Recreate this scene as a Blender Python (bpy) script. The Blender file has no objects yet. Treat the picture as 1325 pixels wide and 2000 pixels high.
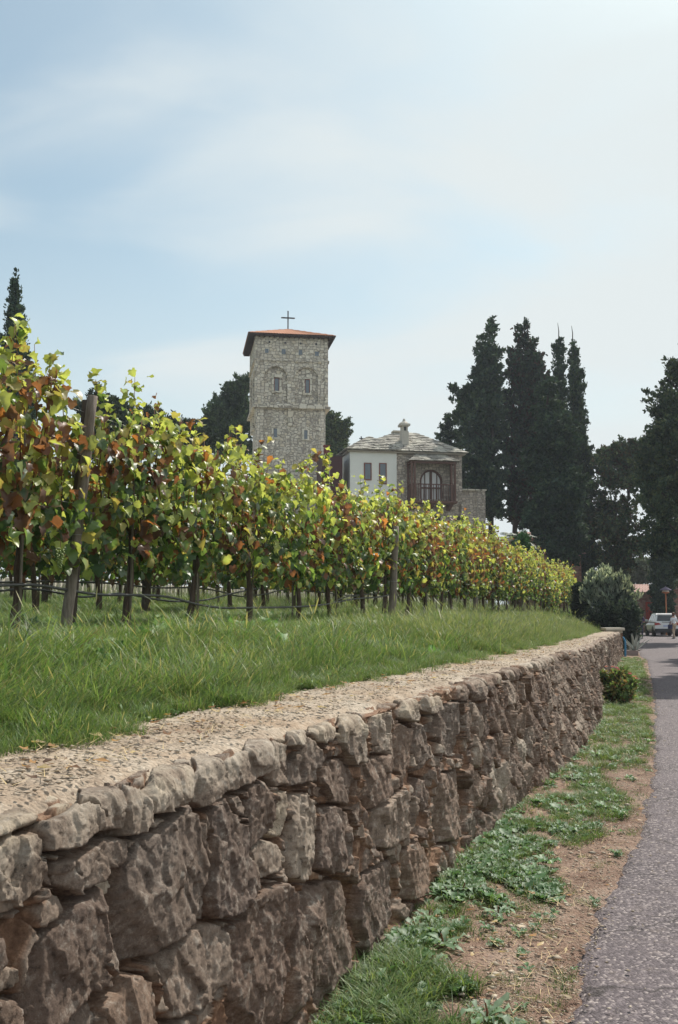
import bpy, math, random
import numpy as np
from mathutils import Vector, Matrix
R = math.radians
rng = np.random.default_rng(7)
random.seed(7)
S = bpy.context.scene
COL = S.collection

# ------------------------------------------------------------------ camera, light, exposure
PITCH = math.atan(0.1)
EYE = 1.6
FPX = 2000.0                       # focal length in pixels of the 1325 x 2000 photograph
cam_d = bpy.data.cameras.new('camera'); cam = bpy.data.objects.new('camera', cam_d); COL.objects.link(cam)
cam_d.sensor_fit = 'VERTICAL'; cam_d.sensor_height = 36; cam_d.sensor_width = 24; cam_d.lens = 36
cam_d.clip_start = 0.05; cam_d.clip_end = 3000
cam.location = (0, 0, EYE); cam.rotation_euler = (R(90) + PITCH, 0, 0)
S.camera = cam
SUN_AZ, SUN_EL = R(33), R(51)
W = bpy.data.worlds.new('World'); S.world = W; W.use_nodes = True
def build_world():
    nt = W.node_tree; N = nt.nodes; L = nt.links; N.clear()
    out = N.new('ShaderNodeOutputWorld'); bg = N.new('ShaderNodeBackground'); bg.inputs['Strength'].default_value = 0.12
    sky = N.new('ShaderNodeTexSky'); sky.sky_type = 'NISHITA'; sky.sun_disc = False
    sky.sun_elevation = SUN_EL; sky.sun_rotation = SUN_AZ; sky.air_density = 1.0; sky.dust_density = 2.0; sky.ozone_density = 1.2
    tc = N.new('ShaderNodeTexCoord')
    # project the direction on a high flat cloud layer: p = dir.xy / (dir.z + 0.12)
    sep = N.new('ShaderNodeSeparateXYZ'); L.new(tc.outputs['Generated'], sep.inputs[0])
    za = N.new('ShaderNodeMath'); za.operation = 'ADD'; za.inputs[1].default_value = 0.22
    zm = N.new('ShaderNodeMath'); zm.operation = 'MAXIMUM'; zm.inputs[1].default_value = 0.0
    L.new(sep.outputs[2], zm.inputs[0]); L.new(zm.outputs[0], za.inputs[0])
    dx = N.new('ShaderNodeMath'); dx.operation = 'DIVIDE'; dy = N.new('ShaderNodeMath'); dy.operation = 'DIVIDE'
    L.new(sep.outputs[0], dx.inputs[0]); L.new(za.outputs[0], dx.inputs[1]); L.new(sep.outputs[1], dy.inputs[0]); L.new(za.outputs[0], dy.inputs[1])
    cb = N.new('ShaderNodeCombineXYZ'); L.new(dx.outputs[0], cb.inputs[0]); L.new(dy.outputs[0], cb.inputs[1])
    mp = N.new('ShaderNodeMapping'); mp.inputs['Rotation'].default_value = (0, 0, R(-20)); mp.inputs['Scale'].default_value = (1.0, 1.7, 1); mp.inputs['Location'].default_value = (3.1, 0.4, 0)
    L.new(cb.outputs[0], mp.inputs[0])
    n1 = N.new('ShaderNodeTexNoise'); n1.inputs['Scale'].default_value = 1.7; n1.inputs['Detail'].default_value = 6; n1.inputs['Roughness'].default_value = 0.45; n1.inputs['Distortion'].default_value = 0.5
    L.new(mp.outputs[0], n1.inputs[0])
    # thicker veil towards the sun side
    sx = N.new('ShaderNodeMath'); sx.operation = 'MULTIPLY_ADD'; sx.inputs[1].default_value = 0.34; sx.inputs[2].default_value = 0.04
    L.new(dx.outputs[0], sx.inputs[0])
    ad = N.new('ShaderNodeMath'); ad.operation = 'ADD'; L.new(n1.outputs[0], ad.inputs[0]); L.new(sx.outputs[0], ad.inputs[1])
    cr = N.new('ShaderNodeMapRange'); cr.interpolation_type = 'SMOOTHSTEP'
    cr.inputs['From Min'].default_value = 0.30; cr.inputs['From Max'].default_value = 0.76; cr.inputs['To Min'].default_value = 0.15; cr.inputs['To Max'].default_value = 1.0
    L.new(ad.outputs[0], cr.inputs[0])
    mix = N.new('ShaderNodeMix'); mix.data_type = 'RGBA'
    hz = N.new('ShaderNodeMapRange'); hz.interpolation_type = 'SMOOTHSTEP'; hz.inputs['From Min'].default_value = 0.40; hz.inputs['From Max'].default_value = 0.02; hz.inputs['To Max'].default_value = 0.92; L.new(sep.outputs[2], hz.inputs[0])
    om = N.new('ShaderNodeMath'); om.operation = 'SUBTRACT'; om.inputs[0].default_value = 1.0; L.new(cr.outputs[0], om.inputs[1])
    fm = N.new('ShaderNodeMath'); fm.operation = 'MULTIPLY_ADD'; L.new(om.outputs[0], fm.inputs[0]); L.new(hz.outputs[0], fm.inputs[1]); L.new(cr.outputs[0], fm.inputs[2]); L.new(fm.outputs[0], mix.inputs[0])
    tn = N.new('ShaderNodeMix'); tn.data_type = 'RGBA'; tn.blend_type = 'MULTIPLY'; tn.inputs[0].default_value = 1; L.new(sky.outputs[0], tn.inputs[6]); tn.inputs[7].default_value = (.80, .92, .82, 1)
    L.new(tn.outputs[2], mix.inputs[6]); mix.inputs[7].default_value = CLOUD
    L.new(mix.outputs[2], bg.inputs[0]); L.new(bg.outputs[0], out.inputs[0])
CLOUD = (5.15, 5.55, 5.6, 1)
build_world()
sd = bpy.data.lights.new('sun', 'SUN'); sun = bpy.data.objects.new('sun', sd); COL.objects.link(sun)
sd.energy = 4.2; sd.angle = R(0.6); sd.color = (1.0, 0.94, 0.84)
sdir = Vector((math.sin(SUN_AZ) * math.cos(SUN_EL), math.cos(SUN_AZ) * math.cos(SUN_EL), math.sin(SUN_EL)))
sun.rotation_euler = sdir.to_track_quat('Z', 'Y').to_euler(); sun.location = (20, 20, 40)
S.view_settings.view_transform = 'Standard'; S.view_settings.look = 'None'; S.view_settings.gamma = 1
S.view_settings.exposure = 0.34
S.render.engine = 'CYCLES'
S.cycles.max_bounces = 6; S.cycles.transparent_max_bounces = 8; S.cycles.transmission_bounces = 3; S.cycles.diffuse_bounces = 3; S.cycles.glossy_bounces = 2
S.cycles.caustics_reflective = False; S.cycles.caustics_refractive = False

CP, SP = math.cos(PITCH), math.sin(PITCH)
def proj(P):
    P = np.asarray(P, float); X, Y, Z = P[..., 0], P[..., 1], P[..., 2] - EYE
    d = Y * CP + Z * SP; u = -Y * SP + Z * CP
    return 662.5 + FPX * X / d, 1000 - FPX * u / d
def at_depth(px, py, Y):
    """world point seen at a photo pixel, at forward distance Y"""
    a = (px - 662.5) / FPX; b = (1000 - py) / FPX
    dy = CP - b * SP; dz = SP + b * CP
    k = Y / dy
    return Vector((a * k, Y, EYE + dz * k))
def on_z(px, py, z=0.0):
    a = (px - 662.5) / FPX; b = (1000 - py) / FPX
    dy = CP - b * SP; dz = SP + b * CP
    k = (z - EYE) / dz
    return Vector((a * k, dy * k, z))

# ------------------------------------------------------------------ tagging and mesh helpers
def tag(o, label=None, cat=None, group=None, kind=None):
    if label: o['label'] = label
    if cat: o['category'] = cat
    if group: o['group'] = group
    if kind: o['kind'] = kind
    return o
def empty(name, loc=(0, 0, 0), rz=0.0):
    o = bpy.data.objects.new(name, None); COL.objects.link(o); o.location = loc; o.rotation_euler = (0, 0, rz); o.empty_display_size = 0.2
    return o
def np_mesh(name, V, F, mat=None, smooth=False, attrs=None):
    """V (n,3); F list of (k,m) int arrays, each of one polygon size"""
    me = bpy.data.meshes.new(name)
    V = np.asarray(V, np.float32); F = [np.asarray(f, np.int32) for f in (F if isinstance(F, (list, tuple)) else [F]) if len(f)]
    me.vertices.add(len(V)); me.vertices.foreach_set('co', V.ravel())
    nl = sum(f.size for f in F); npoly = sum(len(f) for f in F)
    me.loops.add(nl); me.loops.foreach_set('vertex_index', np.concatenate([f.ravel() for f in F]))
    me.polygons.add(npoly)
    st = []; b = 0
    for f in F:
        st.append(b + np.arange(len(f)) * f.shape[1]); b += f.size
    me.polygons.foreach_set('loop_start', np.concatenate(st).astype(np.int32))
    me.update(calc_edges=True)
    if smooth: me.polygons.foreach_set('use_smooth', np.ones(npoly, bool))
    for k, a in (attrs or {}).items():
        a = np.asarray(a, np.float32)
        if a.ndim == 2 and a.shape[1] == 3: a = np.hstack([a, np.ones((len(a), 1), np.float32)])
        if a.ndim == 2:
            at = me.attributes.new(k, 'FLOAT_COLOR', 'POINT'); at.data.foreach_set('color', a.ravel())
        else:
            at = me.attributes.new(k, 'FLOAT', 'POINT'); at.data.foreach_set('value', a.ravel())
    if mat: me.materials.append(mat)
    return me
def link(name, me, parent=None, loc=None):
    o = bpy.data.objects.new(name, me); COL.objects.link(o)
    if parent: o.parent = parent
    if loc is not None: o.location = loc
    return o
class MB:
    """collects shapes for one mesh"""
    def __init__(s): s.v = []; s.f = []
    def add(s, vs, fs):
        b = len(s.v); s.v += [tuple(v) for v in vs]; s.f += [tuple(i + b for i in f) for f in fs]; return s
    def box(s, x0, x1, y0, y1, z0, z1):
        return s.add([(x0,y0,z0),(x1,y0,z0),(x1,y1,z0),(x0,y1,z0),(x0,y0,z1),(x1,y0,z1),(x1,y1,z1),(x0,y1,z1)],
                     [(3,2,1,0),(4,5,6,7),(0,1,5,4),(1,2,6,5),(2,3,7,6),(3,0,4,7)])
    def prism(s, pts, y0, y1):
        """polygon in x,z pushed from y0 to y1"""
        n = len(pts); vs = [(x, y0, z) for x, z in pts] + [(x, y1, z) for x, z in pts]
        return s.add(vs, [tuple(range(n)), tuple(range(2*n-1, n-1, -1))] + [(i, i+n, (i+1) % n + n, (i+1) % n) for i in range(n)])
    def tube(s, pts, rad, n=8, cap=True):
        pts = [Vector(p) for p in pts]; m = len(pts)
        rad = rad if isinstance(rad, (list, tuple)) else [rad] * m
        b = len(s.v); up = Vector((0.13, 0.21, 1)).normalized(); pr = None
        for i, p in enumerate(pts):
            t = (pts[min(i+1, m-1)] - pts[max(i-1, 0)]).normalized()
            a = t.cross(up if abs(t.dot(up)) < .95 else Vector((1, 0, 0))).normalized() if pr is None else (pr - t * pr.dot(t)).normalized()
            pr = a; c = t.cross(a)
            for k in range(n):
                w = 2*math.pi*k/n; s.v.append(tuple(p + (a*math.cos(w) + c*math.sin(w)) * rad[i]))
        for i in range(m-1):
            for k in range(n):
                k2 = (k+1) % n; s.f.append((b+i*n+k, b+i*n+k2, b+(i+1)*n+k2, b+(i+1)*n+k))
        if cap: s.f.append(tuple(b+k for k in reversed(range(n)))); s.f.append(tuple(b+(m-1)*n+k for k in range(n)))
        return s
    def lathe(s, prof, c=(0,0,0), n=16):
        b = len(s.v); m = len(prof)
        for r, z in prof:
            for k in range(n): w = 2*math.pi*k/n; s.v.append((c[0]+r*math.cos(w), c[1]+r*math.sin(w), c[2]+z))
        for i in range(m-1):
            for k in range(n): k2 = (k+1) % n; s.f.append((b+i*n+k, b+i*n+k2, b+(i+1)*n+k2, b+(i+1)*n+k))
        s.f.append(tuple(b+k for k in reversed(range(n)))); s.f.append(tuple(b+(m-1)*n+k for k in range(n)))
        return s
    def build(s, name, mat, parent=None, smooth=False, bevel=0):
        me = bpy.data.meshes.new(name); me.from_pydata(s.v, [], s.f); me.update()
        if smooth: me.polygons.foreach_set('use_smooth', np.ones(len(me.polygons), bool))
        me.materials.append(mat)
        o = link(name, me, parent)
        if bevel:
            m = o.modifiers.new('bevel', 'BEVEL'); m.width = bevel; m.segments = 2; m.limit_method = 'ANGLE'
        return o
def copy_tree(o, parent=None):
    c = o.copy(); COL.objects.link(c); c.parent = parent
    for ch in list(o.children): copy_tree(ch, c)
    return c
ORD = ('first second third fourth fifth sixth seventh eighth ninth tenth eleventh twelfth thirteenth fourteenth fifteenth sixteenth seventeenth eighteenth nineteenth twentieth').split()
def ordw(i):
    if i < 20: return ORD[i]
    tens = {2: 'twenty', 3: 'thirty', 4: 'forty'}; t, u = divmod(i + 1, 10)
    return {2: 'twentieth', 3: 'thirtieth', 4: 'fortieth'}[t] if u == 0 else tens[t] + '-' + ORD[u-1]

# ------------------------------------------------------------------ numpy noise
def h2(i, j, k=0):
    n = (i.astype(np.int64) * 374761393 + j.astype(np.int64) * 668265263 + k * 1274126177) & 0x7fffffff
    n = ((n ^ (n >> 13)) * 1103515245) & 0x7fffffff; n = ((n ^ (n >> 15)) * 12345671) & 0x7fffffff
    return ((n ^ (n >> 12)) & 0xffffff) / float(0xffffff)
def vn(x, y, seed=0):
    i = np.floor(x); j = np.floor(y); fx = x - i; fy = y - j; fx = fx*fx*fx*(fx*(fx*6-15)+10); fy = fy*fy*fy*(fy*(fy*6-15)+10)
    i = i.astype(np.int64); j = j.astype(np.int64)
    a = h2(i, j, seed); b = h2(i+1, j, seed); c = h2(i, j+1, seed); d = h2(i+1, j+1, seed)
    return (a + (b-a)*fx + (c-a)*fy + (a-b-c+d)*fx*fy) * 2 - 1
def fbm(x, y, seed=0, o=4, g=.5):
    s = 0; a = 1; t = 0
    for k in range(o): s = s + a * vn(x * 2**k + 17.3*k, y * 2**k - 9.1*k, seed + k); t += a; a *= g
    return s / t
def ridged(x, y, seed=0, o=4):
    s = 0; a = 1; t = 0
    for k in range(o): s = s + a * (1 - np.abs(vn(x * 2**k + 5.7*k, y * 2**k + 3.3*k, seed + k)) * 2); t += a; a *= .55
    return s / t
def sstep(x, a, b): t = np.clip((x - a) / (b - a), 0, 1); return t*t*(3-2*t)

# ------------------------------------------------------------------ materials
class NT:
    def __init__(s, name):
        s.m = bpy.data.materials.new(name); s.m.use_nodes = True; s.t = s.m.node_tree; s.t.nodes.clear()
        s.out = s.n('ShaderNodeOutputMaterial')
    def n(s, typ, **k):
        nd = s.t.nodes.new(typ)
        for a, v in k.items():
            if a in nd.bl_rna.properties and a not in ('inputs',): setattr(nd, a, v)
            else: nd.inputs[a].default_value = v
        return nd
    def l(s, a, b): s.t.links.new(a, b)
    def obj(s): return s.n('ShaderNodeTexCoord').outputs['Object']
    def noise(s, vec, scale, detail=4, rough=.55, dist=0.0):
        nd = s.n('ShaderNodeTexNoise'); nd.inputs['Scale'].default_value = scale; nd.inputs['Detail'].default_value = detail; nd.inputs['Roughness'].default_value = rough; nd.inputs['Distortion'].default_value = dist
        s.l(vec, nd.inputs['Vector']); return nd.outputs[0]
    def ramp(s, fac, stops, interp='LINEAR'):
        nd = s.n('ShaderNodeValToRGB'); cr = nd.color_ramp; cr.interpolation = interp
        while len(cr.elements) < len(stops): cr.elements.new(.5)
        for e, (p, c) in zip(cr.elements, stops): e.position = p; e.color = (c[0], c[1], c[2], 1) if not isinstance(c, (int, float)) else (c, c, c, 1)
        s.l(fac, nd.inputs[0]); return nd.outputs[0]
    def mix(s, fac, a, b, mode='MIX'):
        nd = s.n('ShaderNodeMix'); nd.data_type = 'RGBA'; nd.blend_type = mode
        for i, v in ((0, fac), (6, a), (7, b)):
            if isinstance(v, bpy.types.NodeSocket): s.l(v, nd.inputs[i])
            elif i == 0: nd.inputs[0].default_value = v
            else: nd.inputs[i].default_value = (v[0], v[1], v[2], 1) if not isinstance(v, (int, float)) else (v, v, v, 1)
        return nd.outputs[2]
    def math(s, op, a, b=0.0, c=None):
        nd = s.n('ShaderNodeMath'); nd.operation = op
        for i, v in enumerate((a, b) if c is None else (a, b, c)):
            if isinstance(v, bpy.types.NodeSocket): s.l(v, nd.inputs[i])
            else: nd.inputs[i].default_value = v
        return nd.outputs[0]
    def attr(s, name, out='Fac'):
        nd = s.n('ShaderNodeAttribute'); nd.attribute_name = name; return nd.outputs[out]
    def bump(s, h, dist=.01, strength=1.0, nrm=None):
        nd = s.n('ShaderNodeBump'); nd.inputs['Distance'].default_value = dist; nd.inputs['Strength'].default_value = strength; s.l(h, nd.inputs['Height'])
        if nrm is not None: s.l(nrm, nd.inputs['Normal'])
        return nd.outputs[0]
    def pbr(s, col, rough=.8, nrm=None, spec=.3, metal=0.0):
        b = s.n('ShaderNodeBsdfPrincipled')
        for k, v in (('Base Color', col), ('Roughness', rough), ('Specular IOR Level', spec), ('Metallic', metal)):
            if isinstance(v, bpy.types.NodeSocket): s.l(v, b.inputs[k])
            else: b.inputs[k].default_value = (v[0], v[1], v[2], 1) if k == 'Base Color' else v
        if nrm is not None: s.l(nrm, b.inputs['Normal'])
        return b.outputs[0]
    def done(s, sh): s.l(sh, s.out.inputs[0]); return s.m
def simple(name, c, rough=.7, var=.15, scale=6.0, bump=.003, spec=.3, metal=0.0):
    t = NT(name); o = t.obj(); n = t.noise(o, scale, 5)
    col = t.mix(n, tuple(x*(1-var) for x in c), tuple(min(1, x*(1+var)) for x in c))
    return t.done(t.pbr(col, rough, t.bump(t.noise(o, scale*5, 4), bump), spec, metal))

def mat_wall():
    t = NT('wall_stone'); o = t.obj(); st = t.attr('stone'); tone = t.attr('tone')
    n1 = t.noise(o, 5, 6, .6); n2 = t.noise(o, 24, 7, .75); n3 = t.noise(o, 110, 4, .6)
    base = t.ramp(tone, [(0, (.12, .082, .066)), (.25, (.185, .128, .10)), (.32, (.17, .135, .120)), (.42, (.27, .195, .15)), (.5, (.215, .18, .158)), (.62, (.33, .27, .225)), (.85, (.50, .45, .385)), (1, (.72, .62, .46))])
    base = t.mix(t.ramp(n1, [(.38, 0.0), (.62, .75)]), base, (.18, .135, .108))
    base = t.mix(t.ramp(n2, [(.52, 0.0), (.70, .75)]), base, (.50, .47, .43))
    base = t.mix(t.ramp(n2, [(.34, .9), (.45, 0.0)]), base, (.070, .055, .048))
    mt = t.ramp(n2, [(.3, (.15, .085, .06)), (.55, (.30, .19, .13)), (.75, (.50, .37, .27))])
    col = t.mix(st, mt, base)
    col = t.mix(.5, col, t.ramp(n3, [(.25, .25), (.75, .95)]), 'MULTIPLY')
    col = t.mix(1.0, col, (1.22, 1.16, 1.10), 'MULTIPLY')
    b = t.bump(t.noise(o, 75, 6, .7), .007); b = t.bump(t.noise(o, 260, 4, .8), .0038, 1, b)
    return t.done(t.pbr(col, .9, b, .25))
def mat_gravel(name, cols, peb=70, dist=.008):
    t = NT(name); o = t.obj()
    w = t.n('ShaderNodeTexVoronoi'); w.inputs['Scale'].default_value = peb; t.l(o, w.inputs['Vector'])
    n = t.noise(o, 3, 5); n2 = t.noise(o, 40, 5, .7)
    c = t.ramp(n, [(.3, cols[0]), (.52, cols[1]), (.75, cols[2])])
    bw = t.n('ShaderNodeRGBToBW'); t.l(w.outputs['Color'], bw.inputs[0])
    c = t.mix(.8, c, t.ramp(bw.outputs[0], [(.15, .68), (.5, .95), (.85, 1.15)]), 'MULTIPLY'); c = t.mix(t.ramp(t.noise(o, 1.6, 6, .7), [(.5, 0.0), (.66, .6)]), c, cols[4])
    c = t.mix(t.ramp(n2, [(.56, 0.0), (.7, .55)]), c, cols[3])
    h = t.math('SUBTRACT', 1.0, w.outputs['Distance'])
    b = t.bump(h, dist); b = t.bump(n2, dist, 1, b)
    return t.done(t.pbr(c, .95, b, .15))
def mat_asphalt():
    t = NT('asphalt'); o = t.obj()
    w = t.n('ShaderNodeTexVoronoi'); w.inputs['Scale'].default_value = 75; t.l(o, w.inputs['Vector'])
    bw = t.n('ShaderNodeRGBToBW'); t.l(w.outputs['Color'], bw.inputs[0])
    c = t.ramp(bw.outputs[0], [(.1, (.036, .029, .033)), (.5, (.092, .076, .083)), (.72, (.155, .13, .138)), (.9, (.38, .33, .31))])
    n = t.noise(o, .9, 6); n2 = t.noise(o, 7, 5, .7)
    c = t.mix(t.ramp(n, [(.35, .0), (.7, .45)]), c, (.165, .135, .145))
    c = t.mix(t.ramp(n2, [(.55, .0), (.75, .5)]), c, (.20, .16, .14))
    vd = t.n('ShaderNodeTexVoronoi'); vd.feature = 'DISTANCE_TO_EDGE'; vd.inputs['Scale'].default_value = .8
    dn = t.n('ShaderNodeMixRGB'); dn.blend_type = 'ADD'; dn.inputs[0].default_value = .35; t.l(o, dn.inputs[1])
    nc = t.n('ShaderNodeTexNoise'); nc.inputs['Scale'].default_value = 2.5; nc.inputs['Detail'].default_value = 5; t.l(o, nc.inputs[0]); t.l(nc.outputs[1], dn.inputs[2]); t.l(dn.outputs[0], vd.inputs['Vector'])
    crack = t.ramp(vd.outputs[0], [(0, 1.0), (.008, .0)])
    c = t.mix(crack, c, (.035, .028, .028))
    h = t.math('SUBTRACT', 1.0, w.outputs['Distance']); b = t.bump(h, .006); b = t.bump(n2, .012, .7, b)
    return t.done(t.pbr(c, .82, b, .3))
def mat_leafy(name, attr=True, col=(.06, .1, .03), trans=.4, rough=.45, spec=.5, var=.3, sheen=None):
    t = NT(name)
    c = t.attr('col', 'Color') if attr else None
    oi = t.n('ShaderNodeObjectInfo')
    if c is None:
        n = t.noise(t.obj(), 1.3, 3)
        c = t.mix(n, tuple(x*(1-var) for x in col), tuple(x*(1+var) for x in col))
    hv = t.n('ShaderNodeHueSaturation'); hv.inputs['Saturation'].default_value = 1.0
    t.l(t.math('MULTIPLY_ADD', oi.outputs['Random'], .3, .85), hv.inputs['Value']); t.l(c, hv.inputs['Color']); c = hv.outputs[0]
    p = t.pbr(c, rough, None, spec)
    tr = t.n('ShaderNodeBsdfTranslucent'); t.l(t.mix(1.0, c, (1.65, 1.6, 1.0), 'MULTIPLY'), tr.inputs[0])
    mx = t.n('ShaderNodeMixShader'); mx.inputs[0].default_value = trans; t.l(p, mx.inputs[1]); t.l(tr.outputs[0], mx.inputs[2])
    return t.done(mx.outputs[0])
def mat_bark(name, a, b):
    t = NT(name); o = t.obj(); mp = t.n('ShaderNodeMapping'); mp.inputs['Scale'].default_value = (1, 1, .12); t.l(o, mp.inputs[0])
    n = t.noise(mp.outputs[0], 45, 6, .7); n0 = t.noise(o, 5, 4)
    c = t.ramp(n, [(.3, a), (.7, b)]); c = t.mix(t.ramp(n0, [(.4, 0.0), (.7, .4)]), c, tuple(x*.5 for x in a))
    return t.done(t.pbr(c, .9, t.bump(n, .012), .15))
def mat_masonry(name, scale, cols, mortar, squash=1.5, mw=.07):
    t = NT(name); o = t.obj()
    mp = t.n('ShaderNodeMapping'); mp.inputs['Scale'].default_value = (1, 1, squash); t.l(o, mp.inputs[0])
    nz = t.n('ShaderNodeTexNoise'); nz.inputs['Scale'].default_value = 1.7; t.l(o, nz.inputs[0])
    ad = t.n('ShaderNodeMixRGB'); ad.blend_type = 'ADD'; ad.inputs[0].default_value = .16; t.l(mp.outputs[0], ad.inputs[1]); t.l(nz.outputs[1], ad.inputs[2])
    ws = []
    for f in ('F1', 'F2'):
        w = t.n('ShaderNodeTexVoronoi'); w.feature = f; w.distance = 'CHEBYCHEV'; w.inputs['Scale'].default_value = scale; w.inputs['Randomness'].default_value = .72; t.l(ad.outputs[0], w.inputs['Vector']); ws.append(w)
    e = t.math('SUBTRACT', ws[1].outputs['Distance'], ws[0].outputs['Distance'])
    bw = t.n('ShaderNodeSeparateColor'); t.l(ws[0].outputs['Color'], bw.inputs[0])
    c = t.ramp(bw.outputs[0], [(i/(len(cols)-1)*.9+.05, q) for i, q in enumerate(cols)])
    c = t.mix(.45, c, t.ramp(t.noise(o, 9, 5, .65), [(.25, .7), (.7, 1.2)]), 'MULTIPLY')
    m = t.ramp(e, [(mw*.5, 1.0), (mw*1.4, 0.0)])
    c = t.mix(m, c, mortar)
    b = t.bump(t.ramp(e, [(0.0, 0.0), (mw*2, 1.0)]), .04); b = t.bump(t.noise(o, 14, 5, .7), .03, 1, b)
    return t.done(t.pbr(c, .92, b, .15))
def mat_slate():
    t = NT('stone_slate'); o = t.obj()
    br = t.n('ShaderNodeTexVoronoi'); br.distance = 'CHEBYCHEV'; br.inputs['Scale'].default_value = 2.4; t.l(o, br.inputs['Vector'])
    bw = t.n('ShaderNodeSeparateColor'); t.l(br.outputs['Color'], bw.inputs[0])
    c = t.ramp(bw.outputs[0], [(.1, (.20, .19, .17)), (.5, (.34, .32, .29)), (.9, (.50, .48, .42))])
    c = t.mix(t.ramp(t.noise(o, 3, 6, .7), [(.45, 0.0), (.7, .7)]), c, (.5, .47, .4))
    return t.done(t.pbr(c, .9, t.bump(t.noise(o, 12, 5), .03), .2))
M = {}
M['wall'] = mat_wall()
M['asphalt'] = mat_asphalt()
M['verge'] = mat_gravel('verge_dirt', [(.17, .105, .078), (.27, .185, .142), (.37, .285, .23), (.55, .47, .39), (.13, .082, .062)], 80, .008)
M['cap'] = mat_gravel('cap_gravel', [(.28, .21, .155), (.40, .33, .26), (.47, .41, .34), (.62, .56, .47), (.33, .235, .16)], 62, .006)
M['soil'] = mat_gravel('terrace_soil', [(.05, .07, .025), (.07, .095, .03), (.10, .11, .045), (.13, .12, .06), (.12, .10, .055)], 30, .02)
M['pebble'] = mat_gravel('pebble_stone', [(.30, .23, .17), (.44, .37, .29), (.55, .49, .41), (.68, .62, .54), (.5, .42, .34)], 20, .002)
M['leaf'] = mat_leafy('vine_leaf', trans=.46, rough=.42, spec=.5)
M['grass'] = mat_leafy('grass_blade', trans=.35, rough=.5, spec=.35)
M['conifer'] = mat_leafy('conifer_foliage', trans=.10, rough=.7, spec=.15)
M['bark'] = mat_bark('vine_bark', (.055, .038, .03), (.17, .125, .10))
M['post'] = mat_bark('weathered_post_wood', (.14, .11, .095), (.34, .29, .25))
M['darkpost'] = mat_bark('dark_post_wood', (.05, .04, .035), (.13, .10, .085))
M['treebark'] = mat_bark('tree_bark', (.035, .028, .024), (.09, .07, .06))
M['cane'] = simple('cane_bark', (.17, .075, .04), .7)
M['hose'] = simple('hose_plastic', (.05, .048, .05), .38, .2, 4, .001, .6)
M['wire'] = simple('galvanised_wire', (.32, .31, .30), .45, .1, 4, .0005, .5, .6)

# ------------------------------------------------------------------ the lie of the land (plan measured from the photograph)
NX, NY = 0.957, -0.290                                   # outward normal of the wall (towards the road)
_ty = [-6, 2.3, 4, 5.4, 7, 9, 11.4, 13.9, 16.4, 22.5, 30, 39, 60, 400]
_tx = [-3.25, -.77, -.20, .26, .82, 1.50, 2.27, 3.10, 3.98, 5.75, 7.95, 10.6, 17.0, 121]
_by = [-6, 2.3, 4.2, 6.6, 9.1, 10.7, 12.2, 15.3, 20, 24.7, 30, 39, 60]
_bx = [-3.05, -.61, -.04, .73, 1.62, 2.30, 2.82, 3.86, 5.0, 6.35, 7.95, 10.7, 17.1]
def sm_interp(x, xs, ys):
    d = .5; return (np.interp(x - d, xs, ys) + 2*np.interp(x, xs, ys) + np.interp(x + d, xs, ys)) / 4
tx = lambda Y: sm_interp(Y, _ty, _tx)
bx = lambda Y: np.maximum(sm_interp(Y, _by, _bx), tx(Y) + .03)
ztop = lambda Y: np.interp(Y, [-5, 12, 25, 39, 60], [1.15, 1.10, 1.03, .93, .9])
ROWX, ROWK = -4.7, .318
zrow = lambda Y: np.interp(Y, [-5, 8, 17, 50, 90], [1.40, 1.40, 1.47, 1.68, 1.9])
WEND = 38.6
def terr(X, Y):
    X = np.asarray(X, float); Y = np.asarray(Y, float); q = (tx(Y) - X) * .957
    z = ztop(Y) + .02 + (zrow(Y) - ztop(Y)) * sstep(q, .45, 3.0) + .045 * np.clip(q - 3.2, 0, 40)
    z = z + .035 * fbm(X * .8, Y * .8, 31) * sstep(q, .5, 1.5)
    drop = np.where(Y > WEND, sstep(q + .8 * vn(X, Y, 5), -.2, 3.2), 1.0)
    return z * drop
road_left = lambda Y: np.interp(Y, [-6, 1, 4.2, 5, 6.37, 7.6, 9.26, 11.1, 14, 17.4, 24.7, 36, 41, 56, 80, 300],
                                   [-2.0, -.02, .86, 1.14, 1.62, 2.16, 2.70, 3.32, 4.2, 5.27, 7.43, 10.7, 11.9, 16.0, 22, 80])

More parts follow.
